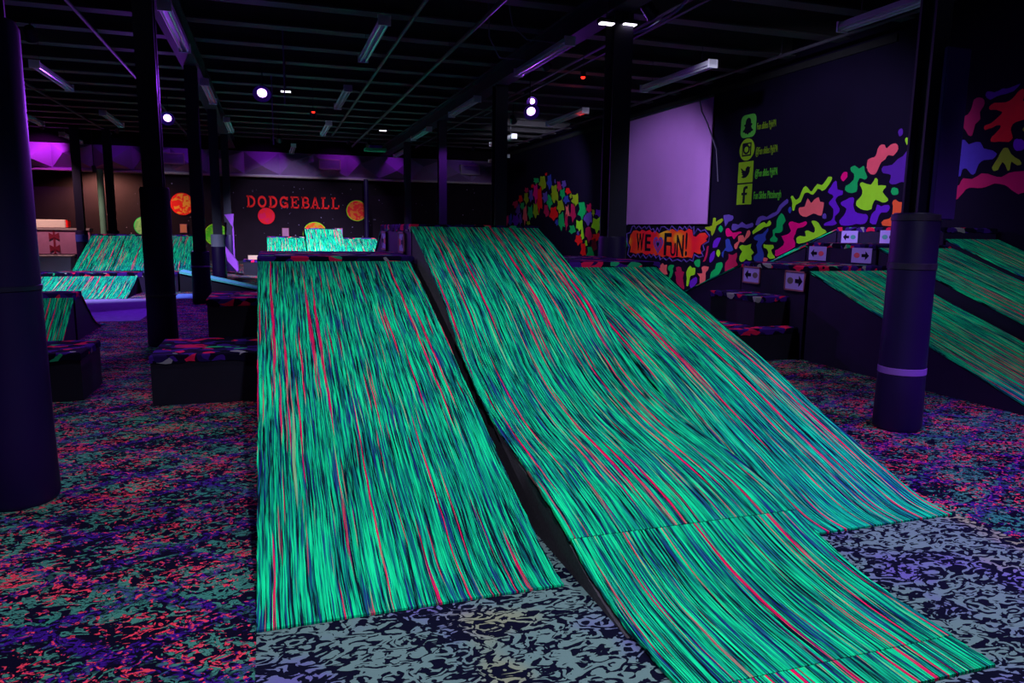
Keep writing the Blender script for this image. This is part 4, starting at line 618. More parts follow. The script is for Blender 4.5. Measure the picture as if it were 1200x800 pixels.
# ---------------------------------------------------------------- arrow signs
def arrow_sign(label, loc, w_, h_, direction, dot, framed):
    """hangs on a face looking towards -X; local y along the wall"""
    r = thing('arrow_sign', label, 'sign', loc)
    s = direction       # +1: arrow points towards the far end of the hall
    if framed:
        b = MB()
        for a0, a1, c0, c1 in ((-w_/2, w_/2, -h_/2, -h_/2+0.018), (-w_/2, w_/2, h_/2-0.018, h_/2), (-w_/2, -w_/2+0.018, -h_/2, h_/2), (w_/2-0.018, w_/2, -h_/2, h_/2)):
            b.box(-0.014, 0, a0, a1, c0, c1)
        b.build('frame', M['signframe'], r)
    MB().box(-0.008, 0.0, -w_/2+0.004, w_/2-0.004, -h_/2+0.004, h_/2-0.004).build('plate', M['sign'], r)
    a = s*w_*0.02
    L = w_*0.36
    pts = [(0.0, 0.022), (0.5, 0.022), (0.5, 0.062), (1.0, 0.0), (0.5, -0.062), (0.5, -0.022), (0.0, -0.022)]
    MB().prism([(-0.010, a + s*(q*L), z*h_/0.22) for q, z in pts], (0.002,0,0)).build('arrow', M['ink'], r)
    MB().prism([(-0.010, -s*w_*0.22 + w_*0.15*math.cos(k*0.5236), h_*0.17*math.sin(k*0.5236)) for k in range(12)], (0.002,0,0)).build('dot', dot, r)
    return r
tan = grainy('tan_print', (0.16,0.09,0.14), 0.7, 0.1); teal = grainy('teal_print', (0.10,0.30,0.38), 0.7, 0.1)
arrow_sign('left framed arrow sign on the lowest platform of the right-wall stack', (S0-0.0075, 8.08, 0.95), 0.36, 0.22, 1, tan, True)
arrow_sign('right framed arrow sign on the lowest platform of the right-wall stack', (S0-0.0075, 7.24, 0.93), 0.36, 0.24, -1, tan, True)
arrow_sign('left orange-dotted arrow sign on the middle platform by the right wall', (S0+1.2325, 8.32, 1.225), 0.34, 0.20, 1, M['coral'], False)
arrow_sign('right orange-dotted arrow sign on the middle platform by the right wall', (S0+1.2325, 7.52, 1.225), 0.34, 0.20, -1, M['coral'], False)
arrow_sign('left teal-dotted arrow sign on the highest platform by the right wall', (S0+2.4725, 9.08, 1.45), 0.34, 0.20, 1, teal, False)
arrow_sign('right teal-dotted arrow sign beside the padded column, on the highest platform', (S0+2.4725, 8.32, 1.46), 0.34, 0.20, -1, teal, False)
arrow_sign('left arrow sign on the side of the tall middle platform', (1.1925, 8.08, 1.36), 0.34, 0.20, 1, M['coral'], True)
arrow_sign('right arrow sign on the tall middle platform, beside the top of the wavy slide', (1.1925, 6.95, 1.365), 0.30, 0.20, -1, M['coral'], True)

# ---------------------------------------------------------------- columns
def column(label, x, y, pad_h, pad_r, bands=(), post=0.11, group='columns', panel=False, padmat=None):
    r = thing('support_column', label, 'column', (x, y, 0), group)
    h = post; f = 0.02
    MB().box(-h, h, -h, -h+f, 0, 4.42).box(-h, h, h-f, h, 0, 4.42).box(-0.01, 0.01, -h+f, h-f, 0, 4.42).build('post', M['post'], r)
    if pad_h:
        MB().lathe([(pad_r*0.97, 0.0), (pad_r*1.06, 0.03), (pad_r*1.02, 0.4), (pad_r, pad_h*0.5), (pad_r, pad_h-0.03), (pad_r*0.93, pad_h)]).build('pad', padmat or M['pad'], r, smooth=True); pd = COL.objects[-1] if False else r.children[-1]
        for zb, hb, mt in bands:
            MB().lathe([(pad_r*1.0, zb), (pad_r*1.035, zb+0.004), (pad_r*1.035, zb+hb-0.004), (pad_r*1.0, zb+hb)]).build('tape_band', mt, pd, smooth=True)
    if panel:
        MB().box(-0.02, 0.20, -0.155, -0.115, pad_h-0.05, 2.82).build('foam_panel', M['panel'], r, bevel=0.008)
    return r
column('thick padded column cut off by the left edge of the picture, nearest of all', -1.36, 4.45, 2.5, 0.19, [(0.20, 0.03, M['post']), (1.15, 0.03, M['post'])])
column('taped padded column on the right in front of the right-wall slides', 4.62, 4.30, 1.66, 0.165, [(0.44, 0.055, M['tape']), (1.24, 0.05, M['tapedark']), (1.60, 0.05, M['tapedark']), (0.16, 0.025, M['post'])], post=0.075, panel=True)
column('dark column behind the lower step box beside the left slide', -1.32, 9.95, 1.95, 0.17, [(0.62, 0.03, M['tapedark'])])
column('dark column left of the upper step box, second in the left row', -1.3, 15.35, 1.0, 0.17, [(0.7, 0.03, M['tape'])])
column('column with a pale sticker, third in the left row', -1.3, 20.7, 1.2, 0.17, [(0.95, 0.32, M['greyblue'])])
column('farthest column of the left row', -1.3, 26.0, 1.2, 0.17)
column('dark column with a boxy foot behind the right foreground slide', 4.65, 9.5, 1.42, 0.20, post=0.14)
column('dark column left of the hump of the far mural', 4.62, 14.9, 1.4, 0.19, post=0.13)
column('violet lit column between the tall platform and the far wall', 4.6, 20.2, 1.4, 0.18, padmat=M['pad'])
column('farthest column of the right row', 4.6, 25.6, 1.4, 0.18)
column('slim column at the left behind the nearest padded column', -6.6, 22.5, 1.3, 0.17)
column('slim dark column in front of the warm lit wall', -5.55, 25.8, 1.3, 0.17, [(0.95, 0.22, M['blue'])])
column('dark column right of the hanging rope by the warm lit wall', -4.75, 26.2, 1.3, 0.18)
pl = thing('slim_post', 'slim violet post in front of the right-hand red disc on the far wall', 'post', (3.72, 30.0, 0))
MB().lathe([(0.09,0),(0.09,3.4)], n=12).build('pole', M['pad'], pl, smooth=True)
MB().lathe([(0.13,0),(0.13,0.03),(0.10,0.05)], n=12).build('base_plate', M['post'], pl, smooth=True)

# ---------------------------------------------------------------- right wall: mural, lettering, screen, icons
mural = thing('mural', 'wall painting of neon blobs climbing along the right wall', 'mural', (0,0,0))
for line in BLOBS.strip().split('\n'):
    c, *q = line.split()
    pts = [tuple(map(float, s.split(','))) for s in q]
    MB().prism([(9.4955, a, b) for a, b in pts], (0.004,0,0)).build('paint_blob', M[c], mural)
sg = thing('painted_sign', 'red starburst wall sign reading WE heart FUN below the projection screen', 'sign', (0,0,0))
def P2(s): return [tuple(map(float, q.split(','))) for q in s.split()]
bm_ = mat('burst_paint', (0.9,0.03,0.02), 0.6, 0.1); t = NT(bm_)
g = t.n('ShaderNodeNewGeometry').outputs['Position']
n_ = t.noise(g, 1.7, 1.0).outputs[0]
t.color(t.ramp(n_, [(0.0,(0.62,0.0,0.06)),(0.40,(0.9,0.012,0.03)),(0.55,(0.95,0.06,0.015)),(0.66,(0.9,0.30,0.02)),(0.8,(0.75,0.65,0.05))]))
bp = P2(BURST)
MB().prism([(9.494, a, b) for a, b in bp], (0.005,0,0)).build('starburst', bm_, sg)
zz = P2(ZIGZAG)
MB().tube([(9.494, a, b) for a, b in zz + zz[:1]], 0.016, 6).build('zigzag_outline', M['slate'], sg)
def wall_text(txt, y_left, y_right, z0, z1, mt, name, parent, x=9.490, ext=0.003):
    c = bpy.data.curves.new(name, 'FONT'); c.body = txt; c.extrude = ext; c.size = 1.0; c.offset = 0.018 if len(txt) == 1 else 0.004
    o = bpy.data.objects.new(name, c); COL.objects.link(o)
    bpy.context.view_layer.update()
    dg = bpy.context.evaluated_depsgraph_get(); me = bpy.data.meshes.new_from_object(o.evaluated_get(dg))
    bpy.data.objects.remove(o); 
    xs_ = [v.co.x for v in me.vertices]; ys_ = [v.co.y for v in me.vertices]
    ax, bx, ay, by = min(xs_), max(xs_), min(ys_), max(ys_)
    for v in me.vertices:
        u = (v.co.x-ax)/(bx-ax); q = (v.co.y-ay)/(by-ay)
        v.co = Vector((x - v.co.z*1.0, y_left + (y_right-y_left)*u, z0 + (z1-z0)*q))
    me.name = name; me.materials.clear(); me.materials.append(mt)
    ob = bpy.data.objects.new(name, me); COL.objects.link(ob)
    if parent: ob.parent = parent
    return ob
for ch, a, b, z0, z1 in (('W',17.90,17.50,0.98,1.44), ('E',17.42,17.12,0.98,1.42), ('F',16.42,16.08,0.90,1.46), ('U',16.10,15.86,0.90,1.22), ('N',15.82,15.50,0.90,1.42), ('!',15.42,15.34,0.92,1.48)):
    wall_text(ch, a, b, z0, z1, M['ink'], 'letter', sg)
def heart(sc_, x):
    P = []
    for k in range(28):
        a = k/28*6.28318
        P.append((x, 16.73 - sc_*0.0165*16*math.sin(a)**3, 1.17 + sc_*0.0165*(13*math.cos(a)-5*math.cos(2*a)-2*math.cos(3*a)-math.cos(4*a))))
    return P
MB().prism(heart(0.95, 9.491), (0.003,0,0)).build('heart', M['slate'], sg)
MB().prism(heart(0.72, 9.488), (0.003,0,0)).build('heart', M['dkpink'], sg)
MB().prism(heart(0.48, 9.485), (0.003,0,0)).build('heart', M['slate'], sg)
MB().prism(heart(0.25, 9.482), (0.003,0,0)).build('heart', M['ink'], sg)

scr = thing('projection_screen', 'large blank white sheet, violet light in its colour, hung high on the right wall', 'screen', (9.44, 16.5, 0))
MB().box(-0.02, 0.0, -2.05, 1.98, 1.68, 4.46).build('sheet', M['screen'], scr)
MB().tube([(-0.01,-2.1,4.48),(-0.01,2.03,4.48)], 0.035, 10).build('top_roller', M['post'], scr)
tag(MB().tube([(9.38,14.95,4.5),(9.39,14.85,4.2),(9.395,14.6,3.9),(9.40,14.2,3.3),(9.42,14.1,2.6)], 0.012, 6).build('hanging_cable', M['cable']), 'thin dark cable hanging across the right side of the projection screen', 'cable')

icons = [('bell-shaped ghost icon in a rounded green square, topmost of the four wall icons', 3.45, 3.91), ('camera icon in a lime oval, second of the four wall icons', 2.98, 3.43), ('bird icon on a lime square, third of the four wall icons', 2.53, 2.96), ('letter f icon on a lime square, lowest of the four wall icons', 2.08, 2.50)]
limeicon = grainy('lime_decal', (0.24,0.40,0.015), 0.6, 0.15, 0.15, 6); greenicon = grainy('green_decal', (0.10,0.42,0.06), 0.6, 0.15, 0.15, 6)
YL, YR = 13.48, 12.98
def onwall(pts, z0, z1, x): return [(x, YL+(YR-YL)*u, z0+(z1-z0)*v) for u, v in pts]
def rrect(r, n=5, a=0.0, b=1.0):
    P = []
    for cx, cy, s in ((b-r,b-r,0),(a+r,b-r,1),(a+r,a+r,2),(b-r,a+r,3)):
        for k in range(n+1):
            t_ = (s + k/n)*1.5708; P.append((cx+r*math.cos(t_), cy+r*math.sin(t_)))
    return P
ghost = [(0.5,0.86),(0.60,0.83),(0.67,0.74),(0.68,0.60),(0.76,0.58),(0.77,0.52),(0.69,0.48),(0.74,0.38),(0.85,0.30),(0.82,0.25),(0.72,0.24),(0.68,0.18),(0.60,0.19),(0.5,0.12),(0.40,0.19),(0.32,0.18),(0.28,0.24),(0.18,0.25),(0.15,0.30),(0.26,0.38),(0.31,0.48),(0.23,0.52),(0.24,0.58),(0.32,0.60),(0.33,0.74),(0.40,0.83)]
bird = [(0.20,0.72),(0.34,0.60),(0.50,0.56),(0.52,0.68),(0.60,0.76),(0.70,0.76),(0.76,0.72),(0.84,0.75),(0.79,0.67),(0.78,0.52),(0.70,0.36),(0.56,0.25),(0.38,0.22),(0.22,0.28),(0.36,0.33),(0.24,0.42),(0.30,0.43),(0.19,0.54),(0.26,0.54),(0.18,0.66)]
effe = [(0.42,0.06),(0.56,0.06),(0.56,0.46),(0.68,0.46),(0.70,0.58),(0.56,0.58),(0.56,0.70),(0.60,0.76),(0.71,0.77),(0.71,0.90),(0.56,0.90),(0.45,0.83),(0.42,0.72),(0.42,0.58),(0.32,0.58),(0.32,0.46),(0.42,0.46)]
for i, (lab, z0, z1) in enumerate(icons):
    r = thing('wall_icon', lab, 'emblem', (0,0,0), None)
    if i == 0:
        MB().prism(onwall(rrect(0.24), z0, z1, 9.494), (0.004,0,0)).build('background', greenicon, r)
        MB().prism(onwall(ghost, z0, z1, 9.490), (0.004,0,0)).build('symbol', M['ink'], r)
    elif i == 1:
        circ = lambda cx, cy, rx, ry: [(cx+rx*math.cos(k*0.2618), cy+ry*math.sin(k*0.2618)) for k in range(24)]
        MB().prism(onwall(circ(.5,.5,.5,.5), z0, z1, 9.494), (0.004,0,0)).build('background', limeicon, r)
        MB().prism(onwall([(.20,.20),(.80,.20),(.80,.80),(.20,.80)], z0, z1, 9.490), (0.004,0,0)).build('symbol', M['ink'], r)
        MB().prism(onwall([(.27,.27),(.73,.27),(.73,.56),(.27,.56)], z0, z1, 9.487), (0.003,0,0)).build('symbol', limeicon, r)
        MB().prism(onwall([(.60,.62),(.73,.62),(.73,.74),(.60,.74)], z0, z1, 9.487), (0.003,0,0)).build('symbol', limeicon, r)
        MB().prism(onwall(circ(.5,.5,.22,.22), z0, z1, 9.484), (0.003,0,0)).build('symbol', M['ink'], r)
        MB().prism(onwall(circ(.5,.5,.13,.13), z0, z1, 9.481), (0.003,0,0)).build('symbol', limeicon, r)
    else:
        MB().prism(onwall(rrect(0.03), z0, z1, 9.494), (0.004,0,0)).build('background', limeicon, r)
        MB().prism(onwall(bird if i == 2 else effe, z0, z1, 9.490), (0.004,0,0)).build('symbol', M['ink'], r)
textmat = grainy('lime_lettering', (0.16,0.26,0.012), 0.6, 0.1)
textmat2 = grainy('green_lettering', (0.08,0.36,0.03), 0.6, 0.1)
for txt, a, b, z0, z1, mt, lab in (('Fun slides PghPA', 12.93, 12.33, 3.52, 3.70, textmat, 'lime lettering beside the topmost wall icon'), ('@Fun slides PghPA', 12.92, 12.24, 3.02, 3.22, textmat, 'lime lettering beside the camera wall icon'),
        ('@Fun slides PghPA', 12.90, 12.20, 2.58, 2.78, textmat2, 'green lettering beside the bird wall icon'), ('Fun Slides Pittsburgh', 12.90, 12.05, 2.13, 2.33, textmat2, 'green lettering beside the letter f wall icon')):
    tag(wall_text(txt, a, b, z0, z1, mt, 'wall_lettering', None, x=9.492), lab, 'lettering')

# ---------------------------------------------------------------- far wall: red lettering, discs, notices
dg_ = thing('wall_lettering', 'red slab-serif capitals spelling DODGEBALL on the far wall', 'sign', (0,0,0))
def bars(*rects): return [[(a,c),(b,c),(b,d),(a,d)] for a,b,c,d in rects]
def arc(cx, cy, rx, ry, t0, t1, th, n=12):
    out = []
    for k in range(n+1):
        a = math.radians(t0+(t1-t0)*k/n); out.append((cx+rx*math.cos(a), cy+ry*math.sin(a)))
    for k in range(n, -1, -1):
        a = math.radians(t0+(t1-t0)*k/n); out.append((cx+(rx-th)*math.cos(a), cy+(ry-th)*math.sin(a)))
    return out
T = 0.2
GL = {
 'D': bars((0,.45,0,.13),(0,.45,.87,1),(.10,.30,0,1)) + [arc(.42,.5,.55,.5,-90,90,T)],
 'O': [arc(.5,.5,.5,.5,0,180,T), arc(.5,.5,.5,.5,180,360,T)],
 'G': [arc(.5,.5,.5,.5,40,320,T,18)] + bars((.55,1.0,.36,.50),(.80,1.0,.05,.5),(.80,.95,.66,.95)),
 'E': bars((0,.95,0,.13),(0,.95,.87,1),(.10,.30,0,1),(.3,.65,.44,.57),(.82,.95,0,.32),(.82,.95,.68,1),(.55,.67,.34,.67)),
 'B': bars((0,.5,0,.13),(0,.5,.87,1),(.10,.30,0,1),(.3,.5,.44,.57)) + [arc(.48,.72,.40,.28,-90,90,.16), arc(.48,.285,.47,.285,-90,90,.16)],
 'A': [[(.05,0),(.25,0),(.60,1),(.42,1)], [(.75,0),(.95,0),(.60,1),(.44,1)]] + bars((.25,.75,.27,.40),(-.05,.38,0,.11),(.62,1.05,0,.11)),
 'L': bars((0,.5,.87,1),(0,.95,0,.13),(.12,.32,0,1),(.80,.95,0,.35)),
}
for ch, cx in zip('DODGEBALL', (-.66,-.25,.17,.58,1.01,1.42,1.79,2.20,2.60)):
    b = MB()
    for poly in GL[ch]:
        b.prism([(cx-0.165+u*0.33, 30.985, 2.225+v*0.47) for u, v in poly], (0,0.02,0))
    b.build('letter', M['red'], dg_)
def planet(label, x, z, r_, cols, scale, rim=None):
    m = mat('disc_paint', cols[0], 0.7, 0.1); t = NT(m); g = t.n('ShaderNodeNewGeometry').outputs['Position']
    n = t.noise(t.mapping(g, loc=(x*3, 0, z)), scale, 2.0, 0.5, 1.0).outputs[0]
    t.color(t.ramp(n, [(0.0, cols[0]), (0.50, cols[0]), (0.58, cols[1]), (1.0, cols[1])]))
    r = thing('wall_disc', label, 'disc', (x, 30.98, z), None)
    C_ = [(r_*math.cos(k*0.19635), 0, r_*math.sin(k*0.19635)) for k in range(32)]
    MB().prism([(a*0.97, -0.012, c*0.97) for a, _, c in C_], (0, 0.02, 0)).build('face', m, r)
    b = MB(); 
    b.tube(C_ + C_[:1], 0.018, 6); b.build('rim', rim or M['red'], r)
planet('yellow-flecked red disc on the far wall between two columns', -3.16, 2.30, 0.41, ((0.9,0.02,0.02),(0.9,0.35,0.04)), 5)
planet('plain red disc on the far wall below the red capitals', -0.11, 1.90, 0.31, ((0.9,0.015,0.03),(0.8,0.01,0.10)), 3)
planet('orange-red disc on the far wall right of the red capitals, behind a slim post', 3.45, 2.18, 0.41, ((0.9,0.03,0.03),(0.9,0.20,0.03)), 6, M['lime'])
planet('orange disc with a lime edge rising behind the middle bright far slide', 1.75, 1.22, 0.46, ((0.9,0.10,0.02),(0.6,0.40,0.03)), 4, M['lime'])
planet('dull green disc on the far wall above the left back slides', -4.54, 1.44, 0.34, ((0.10,0.30,0.12),(0.16,0.36,0.16)), 6, M['green'])
planet('bright green disc on the far wall, half hidden by columns', -2.0, 1.14, 0.42, ((0.08,0.55,0.02),(0.2,0.6,0.05)), 6, M['lime'])
def plate(label, x, z, w_, h_, mt):
    r = thing('notice_board', label, 'notice', (x, 30.98, z))
    MB().box(-w_/2, w_/2, -0.012, 0.015, -h_/2, h_/2).build('board', mt, r)
    MB().box(-w_/2-0.02, w_/2+0.02, -0.004, 0.012, -h_/2-0.02, h_/2+0.02).build('frame', M['signframe'], r)
plate('small orange notice on the far wall below the yellow-flecked disc', -3.17, 1.37, 0.22, 0.30, grainy('orange_board', (0.55,0.20,0.12)))
plate('small pinkish notice on the far wall left of the lime-edged disc', 0.60, 1.27, 0.22, 0.30, M['counter'])
plate('small violet notice on the far wall right of the lime-edged disc', 2.70, 1.27, 0.28, 0.34, M['sign'])
# splatter of paint specks
sp_ = MB(); rs = random.Random(9)
for k in range(150):
    x = rs.uniform(-6, 8.5); z = rs.uniform(0.7, 3.2); q = rs.uniform(0.008, 0.026)
    sp_.prism([(x+q*math.cos(j*1.0472), 30.994, z+q*math.sin(j*1.0472)) for j in range(6)], (0,0.006,0))
so = sp_.build('paint_splatter', grainy('speck_paint', (0.22,0.16,0.30)), wall_far); so['kind'] = 'stuff'

# air vents in the soffit
for x, lab in ((-3.35,'left air vent in the faceted soffit, behind a dark column'), (2.35,'middle air vent in the faceted soffit above the red capitals'), (8.1,'right air vent in the faceted soffit near the right wall')):
    r = thing('air_vent', lab, 'vent', (x, 30.24, 3.95))
    b = MB()
    for a0,a1,c0,c1 in ((-.42,.42,-.2,-.16),(-.42,.42,.16,.2),(-.42,-.38,-.2,.2),(.38,.42,-.2,.2)): b.box(a0,a1,-0.03,0.36,c0,c1)
    b.build('frame', M['trimpale'], r)
    MB().box(-.39,.39,0.02,0.05,-.17,.17).build('backing', M['soffit'], r)
    for k in range(5): MB().box(-.38,.38,-0.01,0.02,-.14+k*.065,-.12+k*.065).build('slat', M['soffit'], r)

# ---------------------------------------------------------------- left far counter and bits
r = thing('counter', 'pink and lilac counter front under a white board at the left back', 'counter', (-6.45, 26.4, 0))
MB().box(-1.5, 1.0, 0, 0.5, 0.55, 1.30).build('front_panel', M['counter'], r)
MB().box(-1.5, 1.0, -0.03, 0.55, 1.30, 1.36).build('top', M['trimpale'], r)
MB().box(-1.4, 0.9, 0.05, 0.5, 0.0, 0.55).build('plinth', M['black'], r)
for z in (1.10, 0.72):
    MB().prism([(-0.14,-0.02,z+0.12),(0.0,-0.02,z+0.03),(0.14,-0.02,z+0.12),(0.14,-0.02,z-0.12),(0.0,-0.02,z-0.03),(-0.14,-0.02,z-0.12)], (0,0.02,0)).build('bow', M['darkred'], r)
MB().box(-0.03,0.03,-0.012,0.0,0.56,1.29).build('ribbon', M['darkred'], r)
r = thing('white_board', 'long white board lying on the pink counter at the left back', 'board', (-6.75, 26.5, 1.361))
MB().box(-1.2, 0.62, 0, 0.4, 0.0, 0.26).build('panel', M['white'], r, bevel=0.02)
MB().box(0.62, 0.68, 0.02, 0.38, 0.02, 0.24).build('end_cap', M['red'], r)
r = thing('low_cabinet', 'grey-blue low box in front of the pink counter at the left back', 'box', (-6.1, 25.1, 0))
MB().box(-0.9, 0.35, 0, 0.5, 0.0, 0.50).build('body', M['greyblue'], r, bevel=0.01)
MB().box(-0.94, 0.38, -0.03, 0.53, 0.50, 0.545).build('lid', M['trimpale'], r)
tag(MB().prism([(-1.36,24.5,0.85),(-1.0,24.5,0.36),(-0.98,24.5,0.02),(-1.30,24.5,0.42)], (0.0,0.5,0)).build('wedge_cushion', grainy('violet_vinyl', (0.20,0.04,0.42), 0.4, 0.4)), 'violet slanted cushion leaning by the far columns', 'cushion')
tag(MB().box(-1.14,-1.10,25.2,25.24,0.0,1.47).prism([(-1.36,25.08,1.85),(-1.08,25.08,1.88),(-1.12,25.08,1.45)], (0.0,0.3,0)).build('wedge_cushion', bpy.data.materials['violet_vinyl']), 'small violet triangle on a stem behind the slanted violet cushion', 'cushion')
platform('small dark box with splotched top beyond the left foreground slide', -0.80, -0.15, 23.6, 24.4, 0.48, None, 'step_box', cat='step', body=M['black'])
tag(MB().box(-0.66, -0.38, 23.75, 24.1, 0.485, 0.60).build('small_crate', grainy('tan_board', (0.40,0.26,0.22))), 'small tan carton on the dark box beyond the left foreground slide', 'carton')
r = thing('upright_pole', 'pale green upright pole with red foot in front of the warm lit wall', 'pole', (-5.35, 28.0, 0))
MB().lathe([(0.10,0.9),(0.10,3.3)], n=10).build('tube', grainy('pole_green', (0.14,0.30,0.22)), r, smooth=True)
MB().lathe([(0.16,0),(0.16,0.9),(0.11,1.15)], n=10).build('foot', M['orange'], r, smooth=True)
tag(MB().lathe([(0.20,0),(0.10,0.9),(0.04,1.30)], cx=-5.85, cy=28.2, n=12).build('traffic_cone', M['red'], smooth=True), 'slim red cone left of the pale green pole at the left back', 'cone')

# ---------------------------------------------------------------- ceiling fixtures
strip0 = None
def strip_light(label, x, y0, z=4.30, group='unlit strip lights', L=2.44):
    global strip0
    if strip0 is None:
        r = thing('strip_light', label, 'ceiling light', (x, y0, z), group)
        MB().prism([(-0.085,0,0.0),(0.085,0,0.0),(0.05,0,0.085),(-0.05,0,0.085)], (0,L,0)).build('housing', M['fixture'], r)
        for s in (-0.042, 0.042): MB().tube([(s,0.05,-0.026),(s,L-0.05,-0.026)], 0.019, 8).build('tube', M['tubeglass'], r, smooth=True)
        for a in (0.0, L-0.03): MB().box(-0.088,0.088,a,a+0.03,-0.05,0.088).build('end_cap', M['fixture'], r)
        for a in (0.35, L-0.35): MB().tube([(0,a,0.085),(0,a,0.998)], 0.006, 5).build('hanger', M['pipe'], r)
        strip0 = r; return r
    r = strip0.copy(); COL.objects.link(r); r.location = (x, y0, z); r['label'] = label; r['group'] = group
    for ch in strip0.children:
        c = ch.copy(); COL.objects.link(c); c.parent = r
    return r
for x, y0, lab in [(1.60,10.55,'strip light nearest the top centre, left of the long sprinkler pipes'),(1.63,15.8,'second strip light of the row over the middle slide'),(1.65,21.2,'third strip light of the row over the middle slide'),(0.9,27.4,'farthest strip light of the row over the middle slide'),
        (4.40,10.65,'large strip light left of the dark column behind the right slide'),(4.43,15.95,'strip light above the violet lit column'),(4.45,21.2,'strip light left of the violet lit column'),(4.85,27.2,'farthest strip light of the right column row'),
        (7.23,11.15,'long strip light in front of the projection screen'),(7.24,16.45,'strip light with a red glint at its end'),(7.20,21.7,'small strip light above the end of the mural hump'),(8.9,27.6,'farthest strip light near the right wall'),
        (7.62,6.2,'strip light cut off by the top right of the picture'),
        (-1.20,10.9,'strip light beside the near end of the left beam'),(-1.13,16.2,'strip light along the left beam beyond the second column'),(-1.0,21.6,'strip light high at the third left column'),
        (-3.9,15.6,'violet-edged strip light at the upper left'),(-3.96,21.6,'second strip light of the upper left row'),(-3.7,26.8,'farthest strip light of the upper left row'),(-6.1,22.2,'thin strip light at the far upper left'),(-6.2,27.2,'orange-tinted strip light above the warm lit wall')]:
    strip_light(lab, x, y0)

def flood(label, loc, target, color, power, deg, lens, r_=0.09, name='added_flood_light', hang=True, group=None, size=0.06):
    d = Vector(target) - Vector(loc)
    r = thing(name, label, 'spotlight', loc, group); r.rotation_mode = 'QUATERNION'
    r.rotation_quaternion = d.to_track_quat('-Z', 'Y')
    MB().lathe([(r_*0.75, 0.20),(r_*0.95, 0.17),(r_, 0.02),(r_*1.12, -0.02),(r_*1.02,-0.02),(r_*0.95,0.0)], n=16).build('housing', M['post'], r, smooth=True); hs = r.children[-1]
    MB().lathe([(r_*0.93, -0.004),(r_*0.93, 0.003)], n=16).build('lens', lens, hs)
    if lens is M['lens_violet']: MB().lathe([(r_*0.95, -0.003), (r_*1.75, -0.05), (r_*1.80, -0.05), (r_*1.0, 0.01)], n=20).build('glow_ring', M['glow_ring'], hs, smooth=True)  # flared ring added as the halo round each violet lens
    q = r.rotation_quaternion.inverted(); upv = q @ Vector((0,0,1))
    c = Vector((0,0,0.10))
    MB().tube([c, c + upv*(5.298 - (Vector(loc) + r.rotation_quaternion @ c).z)], 0.014, 6).build('bracket', M['post'], r)
    o = lamp('lamp', Vector(loc)+d.normalized()*(0.07+size), target, color, power, deg, size=size)
    return r
for lab, loc, tgt, c, p, deg in ADDED_FLOODS:
    flood(lab, loc, tgt, c, p, deg, M['lens_flood'])
# violet spots in view
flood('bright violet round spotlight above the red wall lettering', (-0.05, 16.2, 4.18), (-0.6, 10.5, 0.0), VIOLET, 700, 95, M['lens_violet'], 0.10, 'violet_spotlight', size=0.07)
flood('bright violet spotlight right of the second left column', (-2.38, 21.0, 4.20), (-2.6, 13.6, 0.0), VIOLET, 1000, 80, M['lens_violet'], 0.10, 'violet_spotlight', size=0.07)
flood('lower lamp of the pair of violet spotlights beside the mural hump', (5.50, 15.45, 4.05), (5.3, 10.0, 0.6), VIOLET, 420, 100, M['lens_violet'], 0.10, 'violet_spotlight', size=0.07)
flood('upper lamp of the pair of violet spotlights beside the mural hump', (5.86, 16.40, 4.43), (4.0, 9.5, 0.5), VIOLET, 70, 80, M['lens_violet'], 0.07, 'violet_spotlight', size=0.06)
for (x, lab, p, col_) in [(-7.3,'violet can lighting the left end of the soffit',170,(0.8,0.06,1.0)),(-2.75,'violet can lighting the soffit above the yellow-flecked disc',12,VIOLET),(0.2,'violet can lighting the soffit above the red capitals',22,(0.5,0.05,1.0)),(3.0,'violet can lighting the soffit above the slim post',26,(0.6,0.05,1.0)),(4.9,'violet can lighting the soffit by the farthest right column',20,(0.5,0.05,1.0)),(8.0,'violet can lighting the right end of the soffit',3,VIOLET),(-5.0,'violet can lighting the soffit above the warm lit wall',10,VIOLET)]:
    flood(lab, (x, 29.5, 4.72), (x-0.25, 30.5, 3.85), col_, p, 90, M['post'], 0.06, 'violet_spotlight', size=0.04)
flood('warm lamp washing the brown wall at the left back', (-5.9, 30.05, 3.38), (-5.7, 30.95, 1.0), WARM, 700, 160, M['lens_warm'], 0.07, 'wall_lamp')
flood('warm lamp over the pink counter at the left back', (-6.9, 25.0, 4.3), (-6.5, 26.6, 1.0), (1.0,0.62,0.55), 650, 90, M['lens_warm'], 0.07, 'wall_lamp')
# small square fittings and indicator lights
for (x, y_, z, lab) in [(0.40,15.6,4.14,'small white ceiling fitting right of the round violet spotlight'),(3.1,21.0,4.18,'small white ceiling fitting above the green projector'),(4.22,9.0,4.14,'small white ceiling fitting left of the dark column top'),(4.72,9.35,4.26,'small white ceiling fitting right of the dark column top')]:
    r = thing('ceiling_fitting', lab, 'lamp', (x, y_, z))
    MB().box(-0.11,0.11,-0.06,0.06,0.0,0.05).build('housing', M['post'], r)
    MB().box(-0.09,0.09,-0.05,0.05,-0.012,0.0).build('lens', M['lens_white'], r)
    MB().tube([(0,0,0.05),(0,0,5.299-z)], 0.01, 6).build('stem', M['pipe'], r)
for (x, y_, z, lab) in [(1.06,18.1,4.15,'small red light under the ceiling left of centre'),(5.3,12.2,4.15,'faint red light under the ceiling right of the violet pair')]:
    r = thing('indicator_light', lab, 'lamp', (x, y_, z))
    MB().lathe([(0.05,0.0),(0.05,0.08)], n=10).build('housing', M['post'], r)
    MB().lathe([(0.012,-0.035),(0.034,-0.02),(0.04,0.0)], n=10).build('lens', M['lens_red'], r)
    MB().tube([(0,0,0.08),(0,0,5.299-z)], 0.008, 6).build('stem', M['pipe'], r)
lamp('red_lamp', (7.24, 16.9, 4.02), (7.24, 16.6, 4.3), RED, 6, 100, size=0.02)
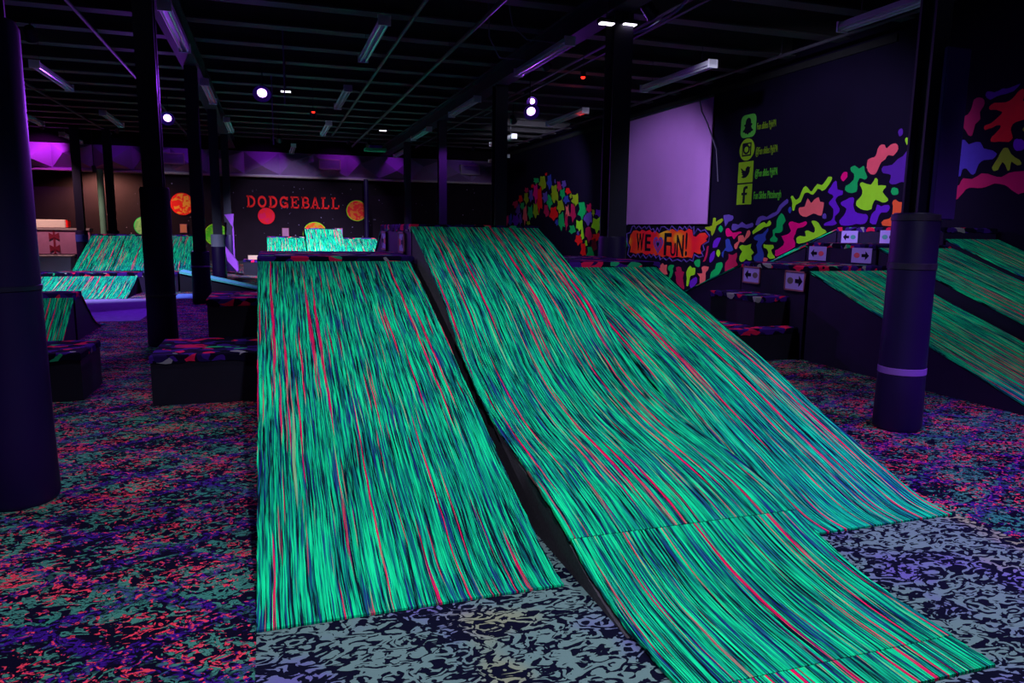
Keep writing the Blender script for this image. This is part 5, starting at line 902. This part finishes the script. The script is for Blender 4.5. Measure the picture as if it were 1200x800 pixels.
r = thing('projector', 'green and violet projector box hanging from the ceiling', 'projector', (3.45, 25.2, 4.02))
MB().box(-0.36,0.36,-0.2,0.2,0.0,0.10).build('body', grainy('green_case', (0.04,0.40,0.22)), r, bevel=0.015)
MB().box(-0.20,0.22,-0.16,0.16,0.10,0.19).build('top_unit', M['violet'], r, bevel=0.015)
for s in (-0.3, 0.3): MB().tube([(s,0,0.1),(s,0,1.279)], 0.01, 6).build('hanger', M['pipe'], r)

# pipes and cables under the ceiling
for (x, z, ya, yb, rad, lab) in [(2.12,4.55,8.5,26,0.030,'left sprinkler pipe running along the ceiling'),(3.10,4.55,8.0,29,0.035,'right sprinkler pipe running along the ceiling'),(5.55,4.62,7.5,29,0.025,'conduit right of the right beam'),(5.75,4.60,7.5,20,0.018,'thin conduit farthest right of the right beam'),(-2.6,4.60,9,29,0.028,'pipe along the ceiling left of the left beam'),(-5.1,4.60,12,29,0.03,'pipe along the ceiling at the upper left'),(8.9,4.66,6.5,29,0.03,'pipe along the ceiling close to the right wall')]:
    r = thing('ceiling_pipe', lab, 'pipe', (x, ya, z))
    MB().tube([(0,0,0),(0,yb-ya,0)], rad, 8).build('tube', M['pipe'], r, smooth=True)
    q = ya+1.0
    while q < yb:
        MB().tube([(0,q-ya,0.0),(0,q-ya,5.299-z)], 0.007, 5).build('hanger', M['pipe'], r); MB().lathe([(rad*1.35,-0.0),(rad*1.35,0.04)], n=8, cx=0, cy=q-ya).build('coupling', M['pipe'], r); q += 4.05
def cable(pts, rad, lab, mt='cable'):
    tag(MB().tube([Vector(p) for p in pts], rad, 6).build('loose_cable', M[mt], smooth=True), lab, 'cable')
cable([(5.0,10.6,4.50),(5.1,10.2,4.36),(5.2,9.7,4.33),(5.28,9.1,4.42),(5.3,8.5,4.58),(5.3,8.2,5.3)], 0.022, 'violet cable sagging right of the dark column top', 'tape')  # cable in the violet tape colour
cable([(3.4,10.9,5.3),(3.6,11.0,4.55),(3.9,11.2,4.42),(4.44,11.3,4.44)], 0.012, 'upper of the loose cables looping to the right beam')
cable([(3.2,11.0,5.3),(3.35,11.4,4.45),(3.7,12.0,4.30),(4.44,12.6,4.44)], 0.012, 'lower of the loose cables looping to the right beam')
for (x, y_, za, lab) in [(0.35,14.6,3.75,'thin violet rod hanging left of the nearest strip light'),(0.15,17.5,3.3,'long thin violet rod hanging by the round violet spotlight')]:
    tag(MB().tube([(x,y_,za),(x,y_,5.299)], 0.014, 6).build('hanging_rod', M['tape']), lab, 'rod')
